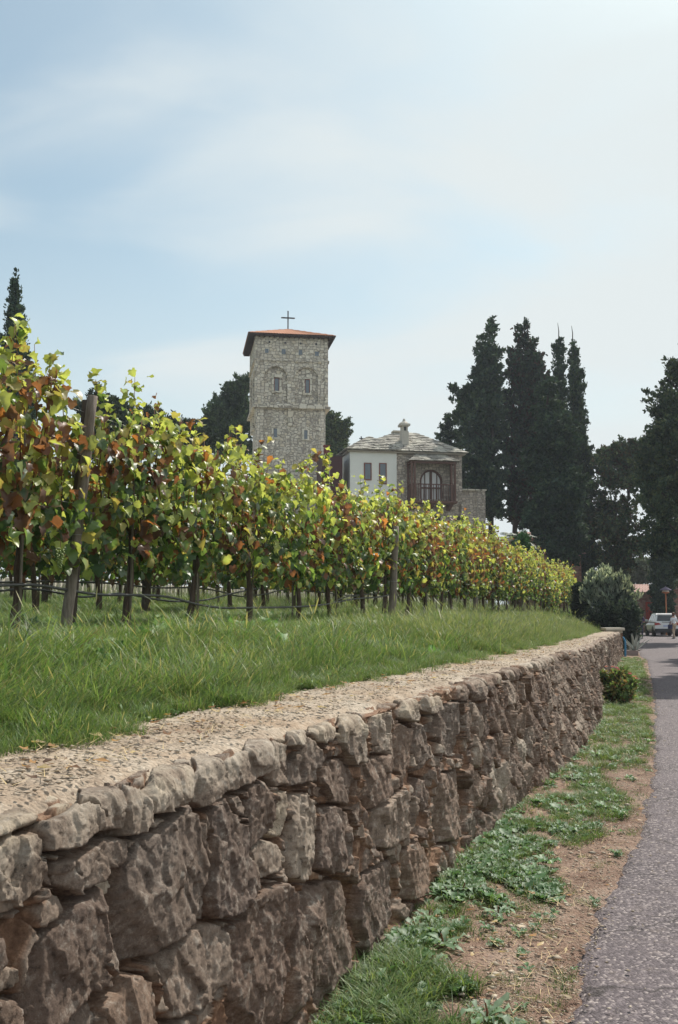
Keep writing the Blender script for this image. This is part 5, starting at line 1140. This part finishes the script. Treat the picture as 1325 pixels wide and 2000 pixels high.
def build_house():
    gz = 1.9; fc = Facade(684, 900, 71, R(11), gz); root = empty('monastery_house', fc.P, fc.th); t3 = lambda x, y, v=0.0: fc.f(620+x/3.897, 810+y/3.897, v)
    uw = t3(605, 400)[0]; ur = t3(1105, 400)[0]; ze = t3(605, 280)[1]; D = 6.2
    m = MB(); m.box(0, uw-.004, .0, D, -.5, ze); m.build('plaster_wall', M['plaster'], root)
    # stone part with an opening behind the balcony
    ua0, _ = t3(782, 640, .12); ua1, _ = t3(955, 640, .12); zb = t3(800, 640, .12)[1]; zsp = t3(800, 505, .12)[1]
    m = MB(); m.box(uw, ur, .44, D, -.5, ze-.002); m.prism([(uw, -.5), (ur, -.5), (ur, zb), (uw, zb)], .12, .437); arch_panel(uw, ur, zb+.001, ze-.002, ua0, ua1, zsp, .12, .437, m)
    m.build('stone_wall', M['house'], root)
    # arched door with glass
    dm = MB(); c = (ua0+ua1)/2; r0 = (ua1-ua0)/2
    n = 16
    for i in range(n):
        A0, A1 = math.pi*i/n, math.pi*(i+1)/n; q = lambda r, A: (c-r*math.cos(A), zsp+r*math.sin(A)); dm.prism([q(r0, A0), q(r0, A1), q(r0-.13, A1), q(r0-.13, A0)][::-1], .16, .30)
    dm.box(ua0, ua0+.13, .16, .30, zb, zsp); dm.box(ua1-.13, ua1, .16, .30, zb, zsp)
    for k, w in ((-.33, .05), (0, .16), (.33, .05)): x = c+k*2*r0*.8; h = zsp + math.sqrt(max(0, (r0-.1)**2-(x-c)**2)); dm.box(x-w/2, x+w/2, .18, .28, zb, h)
    dm.box(ua0+.1, ua1-.1, .19, .27, zb+.75, zb+.85); door = dm.build('arched_door', M['redwood'], root)
    pan = MB(); pan.prism([(ua0+.1, zb), (ua1-.1, zb)] + [(c+(r0-.1)*math.cos(math.pi*i/12), zsp+(r0-.1)*math.sin(math.pi*i/12)) for i in range(13)], .30, .33); t = NT('curtained_glass'); pan.build('pane', t.done(t.pbr((.80,.80,.80), .3, None, .6)), door)
    for x0, x1, y0, y1 in ((355,413,365,500),(470,528,367,530)):
        u0, z1 = t3(x0, y0); u1, z0 = t3(x1, y1); window(root, u0, u1, z0, z1, 0, M['shutter'], .07, .05)
    # roofs of stone slabs: a wide hip and the small hip over the white wing
    ov = .35; zr = ze; rm = MB()
    aL, aR = (-ov, -ov+.02, zr), (ur+ov, -ov+.02, zr); bR, bL = (ur+ov, D+ov, zr), (-ov, D+ov, zr)
    h1 = 1.95; m1 = (uw+.9, D/2, zr+h1); m2 = (uw+2.2, D/2, zr+h1)
    slate_slope(rm, (aL, aR, m2, m1), 22, 11, .05, 1); slate_slope(rm, (aR, bR, m2, m2), 16, 11, .05, 2); slate_slope(rm, (bR, bL, m1, m2), 16, 9, .05, 3); slate_slope(rm, (bL, aL, m1, m1), 16, 11, .05, 4)
    # raised little hip at the left front
    p = (1.75, 1.6, zr+1.30); slate_slope(rm, ((-ov-.02, -ov-.02, zr+.03), (uw+.25, -ov-.02, zr+.03), p, p), 11, 8, .05, 5); slate_slope(rm, ((-ov-.02, 4.0, zr+.03), (-ov-.02, -ov-.02, zr+.03), p, p), 11, 8, .05, 6); slate_slope(rm, ((uw+.25, -ov, zr+.03), (uw+.6, 3.6, zr+.5), p, p), 8, 8, .05, 7)
    rf = rm.build('roof', M['slate'], root)
    m = MB(); m.box(-.2, ur+.2, -.18, D+.2, zr-.12, zr-.004); m.build('eaves', simple('pale_eaves', (.42,.37,.31)), rf)
    u0, zt_ = t3(632, 75, 1.2); u1, zb_ = t3(685, 238, 1.2); m = MB(); m.box(u0, u1, .75, 1.45, zb_-.3, zt_-.55); m.box(u0+.05, u1-.05, .8, 1.4, zt_-.55, zt_-.15)
    m.box(u0-.10, u1+.10, .65, 1.55, zt_-.15, zt_); m.lathe([(.42,0),(.30,.12),(.12,.22),(.09,.36),(.02,.44)], ((u0+u1)/2, 1.1, zt_), 8); ch = m.build('chimney', simple('chimney_stone', (.52,.48,.42), .9, .2, 5), root)
    m = MB(); cc = (u0+u1)/2; m.box(cc-.09, cc+.09, .79, .81, zt_-.5, zt_-.22); m.build('flue_slot', M['iron'], ch)
    m = MB(); u2, z2 = t3(604, 135, 3); m.box(u2-.22, u2+.22, 2.8, 3.3, z2-.7, z2-.05); m.box(u2-.32, u2+.32, 2.7, 3.4, z2-.05, z2+.1); m.build('chimney', simple('chimney_stone_back', (.48,.43,.35)), root)
    # timber balcony on brackets with its own slab roof
    v = -.98; t = lambda x, y: t3(x, y, v); u0, zf = t(715, 655); u1 = t(1060, 640)[0]; ztp = t(800, 368)[1]; zbt = t(900, 672)[1]; zrl = t(900, 530)[1]; b = M['redwood']
    bal = MB(); bal.box(u0-.06, u1+.06, v-.04, .115, zbt, zf+.05); fl = bal.build('balcony', b, root, bevel=.02)
    for uu in (u0, u0+.22, u1-.14, u1-.40): m = MB(); m.box(uu, uu+.13, v, v+.13, zf+.05, ztp); m.build('post', b, fl)
    for uu in (u0, u1-.12): m = MB(); m.box(uu, uu+.12, -.10, .112, zf+.05, ztp); m.build('post', b, fl)
    m = MB(); m.box(u0-.03, u1+.03, v-.02, v+.15, ztp, ztp+.16); m.box(u0-.02, u0+.13, v+.15, .11, ztp, ztp+.155); m.box(u1-.13, u1+.02, v+.15, .11, ztp, ztp+.155); m.build('top_beam', b, fl)
    m = MB(); m.box(u0+.1, u1-.1, v+.03, v+.09, zrl-.03, zrl+.04); m.box(u0+.02, u0+.08, v+.1, .1, zrl-.03, zrl+.04); m.box(u1-.08, u1-.02, v+.1, .1, zrl-.03, zrl+.04)
    nb = 17
    for k in range(nb): x = u0+.2+(u1-u0-.4)*k/(nb-1); m.box(x-.022, x+.022, v+.035, v+.08, zf+.05, zrl-.03)
    for k in range(6):
        y = v+.2+.14*k
        for uu in (u0+.03, u1-.07): m.box(uu, uu+.04, y, y+.04, zf+.05, zrl-.03)
    m.build('railing', b, fl)
    for uu in (t(885, 680)[0], t(1030, 680)[0], t(750, 680)[0]): m = MB(); m.add([(uu-.13, v+.1, zbt), (uu+.13, v+.1, zbt), (uu+.13, .115, zbt), (uu-.13, .115, zbt), (uu-.13, v+.45, zbt-.2), (uu+.13, v+.45, zbt-.2), (uu+.13, .115, zbt-.42), (uu-.13, .115, zbt-.42)], [(0,1,2,3),(7,6,5,4),(0,4,5,1),(3,2,6,7),(0,3,7,4),(1,5,6,2)]); m.build('bracket', b, fl)
    m = MB(); e0 = (u0-.12, v-.18, ztp+.17); e1 = (u1+.30, v-.18, ztp+.17); g0 = (u0+.75, .11, ztp+.85); g1 = (u1-.85, .11, ztp+.85); slate_slope(m, (e0, e1, g1, g0), 11, 5, .05, 21); slate_slope(m, ((u0-.12, .11, ztp+.17), e0, g0, g0), 5, 5, .05, 22); slate_slope(m, (e1, (u1+.3, .11, ztp+.17), g1, g1), 5, 5, .05, 23); m.build('balcony_roof', M['slate'], fl)
    # lower terrace wall at the right
    a0 = ur+.003; a1 = t3(1275, 600, .3)[0]; zt2 = t3(1150, 578, .3)[1]; us = t3(1205, 600, .3)[0]
    m = MB(); m.box(a0, us, .3, 4.5, -.5, zt2); m.box(us+.003, a1, .18, 4.5, -.5, zt2-.02); m.build('side_wing', M['house'], root)
    m = MB(); m.box(a0, a1+.08, .10, 4.55, zt2+.001, zt2+.10); m.build('coping', M['ashlar'], root)
    bu, bz = t3(1085, 680); m = MB(); m.prism([(bu, -.4), (bu+.5, -.4), (bu+.38, bz), (bu+.05, bz)], -.25, .115); m.build('buttress', M['house'], root)
    for x0, x1, y in ((865,935,760),(1045,1132,764)):
        q0 = t3(x0, 800, .1)[0]; q1 = t3(x1, 800, .1)[0]; zz = t3(900, y, .1)[1]; r_ = (q1-q0)/2; m = MB(); vv = .112 if x0 < 1000 else .09
        m.prism([(q0, zz-2.2), (q1, zz-2.2)] + [((q0+q1)/2+r_*math.cos(math.pi*i/10), zz-r_+r_*math.sin(math.pi*i/10)) for i in range(11)], vv-.02, vv); m.build('arched_opening', simple('dark_opening', (.06,.045,.04), .8), root)
    tag(root, 'white and stone house with a slab roof and red brown timber balcony', 'house')
    # small cross beyond the slab roof, on the gable of a chapel behind
    p = at_depth(706, 862, 84); ch = empty('chapel', (p.x, 84, 2.2), R(11)); zc = p.z-2.2
    m = MB(); m.prism([(-2.4, -.3), (2.4, -.3), (2.4, zc-1.5), (0, zc-.1), (-2.4, zc-1.5)], 0, 6); m.build('walls', M['house'], ch)
    m = MB(); slate_slope(m, ((-2.7, 6.2, zc-1.62), (-2.7, -.2, zc-1.62), (0, -.2, zc), (0, 6.2, zc)), 9, 5, .05, 31); slate_slope(m, ((2.7, -.2, zc-1.62), (2.7, 6.2, zc-1.62), (0, 6.2, zc), (0, -.2, zc)), 9, 5, .05, 32); m.build('roof', M['slate'], ch)
    m = MB(); m.box(-.04, .04, -.04, .04, zc-.1, zc+.42); m.box(-.17, .17, -.035, .035, zc+.20, zc+.28); m.build('cross', M['iron'], ch); tag(ch, 'chapel behind the house, only its small roof cross showing', 'chapel')
    # maroon clad shed between tower and house
    fc2 = Facade(629, 900, 70.5, R(9), 2.2); sh = empty('maroon_shed', fc2.P, fc2.th); q = lambda x, y: fc2.f(620+x/3.897, 810+y/3.897)
    u1 = q(192, 400)[0]; zt3 = q(50, 312)[1]; m = MB(); m.box(0, u1, 0, 2.6, -.3, zt3); m.build('cladding', M['maroon'], sh); m = MB(); m.box(-.06, u1+.06, -.06, 2.66, zt3, zt3+.07); m.build('roof', M['iron'], sh)
    us = q(93, 400)[0]; m = MB(); m.tube([(us, -.05, -.2), (us, -.05, zt3)], .035, 8); m.build('drainpipe', simple('pale_pipe', (.45,.35,.33)), sh)
    a, zc2 = q(62, 228); b2 = q(104, 228)[0]; m = MB(); m.box(a, b2, .5, .9, zt3+.07, zc2); m.box(a-.05, b2+.05, .45, .95, zc2, zc2+.06); m.build('flue', simple('red_flue', (.20,.05,.04)), sh); tag(sh, 'dark maroon clad shed with a red flue between tower and house', 'shed')
build_house()
def build_backdrop():
    def gable(name, px0, px1, ytop, yroof, Y, gz, D, label, wall, roofm, th=0, door=None, wins=()):
        fc = Facade(px0, ytop, Y, th, gz); r = empty(name, fc.P, fc.th); u1 = fc.f(px1, ytop)[0]; zt = fc.f(px0, ytop)[1]; rise = 1.0 if not yroof else None
        zr = at_depth(px0, yroof, Y+D/2).z - gz
        m = MB(); m.box(0, u1, 0, D, -.3, zt); m.add([(0,0,zt),(0,D,zt),(0,D/2,zr-.05),(u1,0,zt),(u1,D,zt),(u1,D/2,zr-.05)], [(0,2,1),(3,4,5)]); m.build('wall', wall, r)
        m = MB(); tiled_slope(m, (-.3, -.35, zt-.1), (u1+.3, -.35, zt-.1), (u1+.3, D/2, zr), (-.3, D/2, zr), .25, .06, 8); tiled_slope(m, (u1+.3, D+.35, zt-.1), (-.3, D+.35, zt-.1), (-.3, D/2, zr), (u1+.3, D/2, zr), .25, .06, 8); m.build('roof', roofm, r)
        for (x0, x1, y0, y1) in wins: a, zb = fc.f(x0, y1); b, z1 = fc.f(x1, y0); window(r, a, b, zb, z1, 0, M['shutter'], .06, .05)
        if door: x0, x1, y0, y1, mt = door; a, zb = fc.f(x0, y1); b, z1 = fc.f(x1, y0); m = MB(); m.box(a, b, -.05, .0, max(-.1, zb), z1); d = m.build('door', mt, r); m = MB(); m.box(a+.1, a+.16, -.09, -.05, (zb+z1)/2-.06, (zb+z1)/2+.1); m.build('handle', M['iron'], d)
        tag(r, label, 'building'); return r
    pale = simple('pale_tile', (.42,.27,.23), .85, .2, 4); red = simple('red_gate', (.42,.06,.035), .6, .2, 4); dark = simple('dark_doorway', (.035,.025,.035), .7)
    gable('brick_building', 1205, 1292, 1155, 1142, 92, 0.0, 6, 'low pinkish brick building with a red door behind the car', M['brick'], pale, 0, (1262, 1291, 1176, 1212, red), [(1232, 1240, 1172, 1186)])
    m = None
    gable('brick_building', 1314, 1372, 1150, 1138, 88, 0.0, 6, 'brick building cut by the right edge of the photo', M['brick'], pale, 0, None, [(1330, 1340, 1165, 1182)])
    gable('brick_house', 1033, 1088, 1050, 1040, 82, 1.6, 6, 'upper reddish house wall glimpsed through the dark conifers', M['brick'], pale, R(6), None, [(1046, 1054, 1060, 1080)])
    gable('brick_house', 1055, 1135, 1080, 1071, 74, 1.2, 5, 'shaded brick house wall just beyond the end of the vines', M['brick'], pale, R(6), (1098, 1106, 1104, 1160, dark))
    # pale low field wall closing the vineyard on the far left
    m = MB(); rr = random.Random(6); X0 = ROWX-2.62*4.8
    for k in range(230):
        Y = 20+k*.26
        for j in range(2):
            x = X0+ROWK*Y+rr.uniform(-.03, .03); z = float(terr(x, Y)); L = rr.uniform(.20, .27); h = rr.uniform(.2, .26); m.box(x-.14, x+.14, Y, Y+L, z-.05+j*.24, z+j*.24+h)
    o = m.build('field_wall', simple('pale_field_stone', (.55,.51,.44), .9, .3, 5), None, bevel=.02); tag(o, 'pale low field wall behind the farthest vine trunks', 'wall')
    # street lamp
    p = at_depth(1302, 1205, 80); L = empty('street_lamp', (p.x, 80, 0)); cop = simple('copper_paint', (.42,.16,.07), .5, .15, 6, .002, .5, .2); zt = at_depth(1302, 1160, 80).z
    m = MB(); m.lathe([(.16,0),(.14,.06),(.08,.12),(.055,.9),(.05,zt-.15),(.04,zt)], (0,0,0), 12); m.build('pole', cop, L, True)
    m = MB(); m.lathe([(.05,zt),(.28,zt+.10),(.30,zt+.16)], (0,0,0), 14); m.build('bowl', cop, L, True)
    t = NT('lamp_glass'); m = MB(); m.lathe([(.27,zt+.16),(.25,zt+.24),(.2,zt+.28)], (0,0,0), 14); m.build('glass', t.done(t.pbr((.75,.68,.6), .3, None, .5)), L, True)
    m = MB(); m.lathe([(.46,zt+.28),(.44,zt+.32),(.22,zt+.46),(.04,zt+.55),(.01,zt+.62)], (0,0,0), 14); m.build('lamp_shade', simple('lamp_shade_metal', (.16,.13,.19), .5), L, True); tag(L, 'copper coloured street lamp with a grey hat in front of the dark cypress', 'street lamp')
    # blue pipe and kerb block
    q = [at_depth(x, y, 38.9) for x, y in ((1206,1242),(1213,1243.5),(1218,1246),(1221,1252),(1221.5,1260),(1221.5,1275))]; q.append(Vector((q[-1].x, 38.9, -.05)))
    o = MB().tube(q, .042, 12).build('water_pipe', simple('blue_plastic', (.035,.22,.42), .4, .1, 5, .001, .5), None, True); tag(o, 'bright blue bent pipe standing at the end of the stone wall', 'pipe')
    p = at_depth(1216, 1270, 40.5); m = MB(); m.box(p.x, at_depth(1243, 1270, 40.5).x, 40.2, 41.6, -.02, .20); o = m.build('kerb_block', simple('weathered_kerb', (.28,.22,.20), .9, .25, 5), None, bevel=.02); tag(o, 'low weathered kerb block behind the blue pipe', 'kerb')
build_backdrop()

# ------------------------------------------------------------------ car
def build_car():
    p = on_z(1304, 1243.5); Y = p.y; root = empty('parked_car', (at_depth(1305, 1243, Y).x, Y+.1, .012), R(-7))
    # local: x across, y forward (away from the camera), rear bumper at y=0
    t = NT('white_car_paint'); paint = t.done(t.pbr((.78,.79,.80), .28, None, .5)); t = NT('dark_trim'); trim = t.done(t.pbr((.02,.02,.022), .55, None, .4)); t = NT('tinted_glass'); gl = t.done(t.pbr((.02,.025,.03), .06, None, .8))
    sec = [(0.02,.42,.98,.80),(.0,.42,1.02,.86),(.10,.30,1.06,.89),(.9,.26,1.06,.91),(2.4,.26,1.04,.91),(3.5,.28,1.00,.90),(4.15,.34,.90,.84),(4.42,.44,.78,.70)]  # y, z0, z1, halfwidth
    m = MB(); n = 12
    ring = []
    for y, z0, z1, hw in sec:
        c = (z0+z1)/2; h = (z1-z0)/2; r_ = []
        for k in range(16):
            a = 2*math.pi*(k+.5)/16; ca, sa = math.cos(a), math.sin(a); r_.append((hw*math.copysign(abs(ca)**.42, ca), y, c+h*math.copysign(abs(sa)**.5, sa)))
        ring.append(r_)
    b = 0; vs = [v for r_ in ring for v in r_]; fs = [tuple(range(16)), tuple(range(16*len(sec)-1, 16*len(sec)-17, -1))]
    for i in range(len(sec)-1):
        for k in range(16): k2 = (k+1) % 16; fs.append((i*16+k, i*16+k2, (i+1)*16+k2, (i+1)*16+k))
    m.add(vs, fs)
    # cabin: pillars and roof as one shell, glass set in
    cab = [(.10,1.03,.84),(.42,1.58,.66),(.75,1.66,.64),(1.9,1.67,.65),(2.35,1.62,.64),(3.15,1.04,.80)]
    vs = []; fs = []
    for y, z, hw in cab: vs += [(-hw, y, z), (hw, y, z)]
    lo = [(-.84,.10,1.0),(.84,.10,1.0),(.84,3.15,1.0),(-.84,3.15,1.0)]
    for i in range(len(cab)-1): fs.append((2*i, 2*i+1, 2*i+3, 2*i+2))
    fs.append(tuple([2*i for i in range(len(cab))])[::-1]); fs.append(tuple([2*i+1 for i in range(len(cab))]))
    m.add(vs, fs); body = m.build('body', paint, root, True, bevel=.04)
    body.data.polygons.foreach_set('use_smooth', [False]*len(body.data.polygons))
    def pane(pts, nm, off, mt=gl):
        a, b_, c = map(Vector, pts[:3]); nr = (b_-a).cross(c-a).normalized()*off; mm = MB(); k = len(pts); vs = [Vector(q)+nr for q in pts]+[Vector(q) for q in pts]; mm.add(vs, [tuple(range(k)), tuple(range(2*k-1, k-1, -1))]+[(i, (i+1) % k, (i+1) % k+k, i+k) for i in range(k)]); mm.build(nm, mt, root)
    pane([(-.70,.145,1.10),(.70,.145,1.10),(.58,.385,1.51),(-.58,.385,1.51)], 'rear_window', .02)
    for s in (-1, 1):
        f = lambda y, z: (s*(.84-(z-1.03)*.31+.003), y, z)
        q = [f(.42,1.12), f(.62,1.50), f(1.15,1.54), f(1.15,1.12)]; pane(q if s > 0 else q[::-1], 'side_window', .02)
        q = [f(1.22,1.12), f(1.22,1.54), f(1.95,1.54), f(1.98,1.12)]; pane(q if s > 0 else q[::-1], 'side_window', .02)
        q = [f(2.05,1.12), f(2.03,1.53), f(2.32,1.48), f(2.85,1.12)]; pane(q if s > 0 else q[::-1], 'side_window', .02)
        mm = MB(); mm.box(*sorted((s*.90, s*1.08)), 2.62, 2.74, 1.06, 1.22); mm.build('mirror', paint, root, bevel=.03)
        mm = MB(); mm.add([(s*.42,-.035,.86),(s*.87,-.03,.80),(s*.88,-.02,.98),(s*.60,-.035,.98),(s*.42,.06,.86),(s*.87,.06,.80),(s*.88,.2,.98),(s*.60,.06,.98)], [(0,1,2,3),(7,6,5,4),(0,4,5,1),(1,5,6,2),(2,6,7,3),(3,7,4,0)]); t = NT('tail_lens'); mm.build('taillight', t.done(t.pbr((.35,.012,.012), .2, None, .5)), root)
        for yy in (.78, 3.55):
            w = empty('wheel', (s*.80, yy, .34)); w.parent = root
            mm = MB(); prof = [(.2,-.11),(.30,-.115),(.34,-.08),(.345,0),(.34,.08),(.30,.115),(.2,.11)]
            mm.lathe(prof, (0,0,0), 24); mm.v = [(z, y, x) for x, y, z in mm.v]; mm.build('tyre', trim, w, True)
            mm = MB(); mm.lathe([(.03,-.10),(.21,-.105),(.215,.105),(.03,.10)], (0,0,0), 24); mm.v = [(z, y, x) for x, y, z in mm.v]; mm.build('rim', simple('alloy', (.5,.5,.52), .35, .1, 5, .0, .5, .8), w)
            mm = MB(); mm.lathe([(.30,-.01),(.385,-.01),(.385,.03),(.30,.03)], (0,0,0), 24); mm.v = [(z+s*.10, y, x) for x, y, z in mm.v]; mm.build('wheel_arch', trim, root).location = (s*.80, yy, .36)
    mm = MB(); mm.box(-.86, .86, -.05, .3, .28, .56); mm.build('bumper', trim, root, bevel=.04)
    mm = MB(); mm.box(-.27, .27, -.035, .05, .70, .82); t = NT('number_plate'); mm.build('number_plate', t.done(t.pbr((.45,.50,.68), .5, None, .4)), root)
    mm = MB(); mm.box(-.35, .35, -.02, .10, 1.015, 1.05); mm.build('tailgate_strip', trim, root); mm = MB(); mm.box(-.6, .6, .30, .46, 1.60, 1.635); mm.build('rear_spoiler', paint, root, bevel=.01)
    tag(root, 'white estate-like off-road car parked with its back to the camera', 'car')
build_car()

# ------------------------------------------------------------------ people
def person(px, py, label, top, legs, hair, skin=(.45,.27,.19), H=1.68, face=0.0, stride=.16, bag=None, backpack=None):
    p = on_z(px, py); root = empty('person', (p.x, p.y, .01), face); s = H/1.70
    J = {'pelvis':(0,0,.93),'waist':(0,0,1.07),'chest':(0,.01,1.27),'neck0':(0,.01,1.42),'neck':(0,.0,1.48),'head0':(0,-.01,1.55),'head':(0,-.02,1.63),
         'lsh':(-.17,.01,1.38),'rsh':(.17,.01,1.38),'lel':(-.23,.06,1.12),'rel':(.24,.03,1.12),'lwr':(-.22,-.06,.90),'rwr':(.22,-.12,.95),'lha':(-.215,-.09,.82),'rha':(.20,-.17,.90),
         'lhip':(-.09,0,.88),'rhip':(.09,0,.88),'lkn':(-.10,-stride*.75,.49),'rkn':(.10,stride*.2,.49),'lan':(-.10,-stride,.09),'ran':(.10,stride*1.1,.12),'lto':(-.11,-stride-.16,.03),'rto':(.11,stride*1.1-.15,.03)}
    E = [('pelvis','waist'),('waist','chest'),('chest','neck0'),('neck0','neck'),('neck','head0'),('head0','head'),('neck0','lsh'),('neck0','rsh'),('lsh','lel'),('rsh','rel'),('lel','lwr'),('rel','rwr'),('lwr','lha'),('rwr','rha'),('pelvis','lhip'),('pelvis','rhip'),('lhip','lkn'),('rhip','rkn'),('lkn','lan'),('rkn','ran'),('lan','lto'),('ran','rto')]
    Rr = {'pelvis':.125,'waist':.115,'chest':.135,'neck0':.08,'neck':.05,'head0':.08,'head':.092,'lsh':.06,'rsh':.06,'lel':.042,'rel':.042,'lwr':.028,'rwr':.028,'lha':.03,'rha':.03,'lhip':.085,'rhip':.085,'lkn':.055,'rkn':.055,'lan':.035,'ran':.035,'lto':.03,'rto':.03}
    def skin_obj(name, keys, edges, extra, mt, rootk, rad=Rr, parent=None, sub=2):
        keys = list(keys); me = bpy.data.meshes.new(name); me.from_pydata([tuple(c*s for c in J[k]) for k in keys], [(keys.index(a), keys.index(b)) for a, b in edges], []); me.update(); o = link(name, me, parent or root)
        md = o.modifiers.new('skin', 'SKIN'); 
        for i, k in enumerate(keys): r = (rad[k]+extra)*s; o.data.skin_vertices[0].data[i].radius = (r, r*.82 if k in ('pelvis','waist','chest') else r); o.data.skin_vertices[0].data[i].use_root = (k == rootk)
        sb = o.modifiers.new('sub', 'SUBSURF'); sb.levels = sub; sb.render_levels = sub; me.materials.append(mt); md.use_smooth_shade = True; return o
    sk = simple('skin', skin, .6, .05, 5)
    # fingers: five short chains on each hand
    for sd_ in ('l', 'r'):
        hx, hy, hz = J[sd_+'ha']; sg = -1 if sd_ == 'l' else 1
        for f in range(5):
            if f < 4: o0 = (hx+sg*.005, hy-.024+.016*f, hz-.02); L = (.07,.08,.075,.06)[f]; o1 = (o0[0], o0[1]-.006, o0[2]-L*.5); o2 = (o0[0]-sg*.018, o0[1]-.010, o0[2]-L)
            else: o0 = (hx-sg*.01, hy-.03, hz+.02); o1 = (hx-sg*.03, hy-.05, hz-.005); o2 = (hx-sg*.035, hy-.06, hz-.035)
            ks = ['%sf%d%d' % (sd_, f, q) for q in (0, 1, 2)]
            for k, v in zip(ks, (o0, o1, o2)): J[k] = v; Rr[k] = .009
            E.extend([(sd_+'ha', ks[0]), (ks[0], ks[1]), (ks[1], ks[2])])
    body = skin_obj('body', list(Rr), E, 0, sk, 'pelvis')
    tk = ['pelvis','waist','chest','neck0','lsh','rsh','lel','rel']; skin_obj('shirt', tk, [e for e in E if e[0] in tk and e[1] in tk], .018, simple('shirt_cloth', top, .9, .1, 12), 'pelvis')
    lk = ['pelvis','lhip','rhip','lkn','rkn','lan','ran']; skin_obj('trousers', lk, [e for e in E if e[0] in lk and e[1] in lk], .020, simple('trouser_cloth', legs, .9, .1, 12), 'pelvis')
    sh = simple('shoe', (.35,.33,.31), .7); 
    for a in ('l', 'r'):
        x, y, z = J[a+'an']; m = MB(); m.add([(x-.045,y+.06,.0),(x+.045,y+.06,.0),(x+.05,y-.20,.0),(x-.05,y-.20,.0),(x-.04,y+.05,.10),(x+.04,y+.05,.10),(x+.035,y-.17,.045),(x-.035,y-.17,.045)], [(0,1,2,3),(7,6,5,4),(0,4,5,1),(1,5,6,2),(2,6,7,3),(3,7,4,0)]); m.v = [tuple(c*s for c in v) for v in m.v]; m.build('shoe', sh, root, bevel=.015)
    m = MB(); hx, hy, hz = [c*s for c in J['head']]
    m.lathe([(.02,-.12),(.075,-.10),(.105,-.03),(.108,.03),(.085,.085),(.04,.112),(.005,.118)], (hx, hy+.022, hz), 14); m.build('hair', simple('hair', hair, .6, .2, 20), root, True)
    m = MB(); m.add([(hx-.012,hy-.095,hz-.02),(hx+.012,hy-.095,hz-.02),(hx,hy-.125,hz-.022),(hx,hy-.09,hz+.02)], [(0,1,2),(0,2,3),(1,3,2)]); m.build('nose', sk, root)
    for sg in (-1, 1):
        m = MB(); m.lathe([(.002,-.008),(.009,0),(.002,.008)], (hx+sg*.034, hy-.092, hz+.012), 8); m.build('eye', M['iron'], root); m = MB(); m.lathe([(.003,-.03),(.014,0),(.003,.03)], (hx+sg*.096, hy+.0, hz), 8); m.build('ear', sk, root)
    tag(root, label, 'person')
    if bag:
        m = MB(); m.box(-.05, .05, -.17, .17, 0, .26); m.tube([(0,-.12,.25),(0,-.05,.46),(0,.05,.46),(0,.12,.25)], .012, 6); b = m.build('shoulder_bag', simple('bag_cloth', bag, .7), None, bevel=.02)
        c, sn = math.cos(face), math.sin(face); bx_, by_ = .30, .02; b.location = (p.x+bx_*c-by_*sn, p.y+bx_*sn+by_*c, .66); b.rotation_euler = (0, 0, face); tag(b, 'dark blue bag hanging at the hip of the walker in white', 'bag')
person(1317, 1247.5, 'person in a white top and tan trousers walking behind the white car', (.74,.76,.80), (.46,.36,.27), (.13,.06,.035), face=R(200), bag=(.05,.06,.13))
person(1252.5, 1248, 'person in dark purple clothes half hidden by the dark bush', (.10,.07,.15), (.045,.045,.07), (.05,.03,.025), face=R(180), stride=.05)

# ------------------------------------------------------------------ thin summer haze over the whole place
def build_haze():
    m = bpy.data.materials.new('haze'); m.use_nodes = True; nt = m.node_tree; nt.nodes.clear(); o = nt.nodes.new('ShaderNodeOutputMaterial'); v = nt.nodes.new('ShaderNodeVolumePrincipled')
    v.inputs['Color'].default_value = (.80, .88, 1.0, 1); v.inputs['Density'].default_value = .0004; v.inputs['Anisotropy'].default_value = .3
    nt.links.new(v.outputs[0], o.inputs['Volume']); g = MB(); g.box(-905, 905, -65, 1505, -1.7, 32); h = g.build('haze', m); tag(h, kind='stuff')
build_haze()
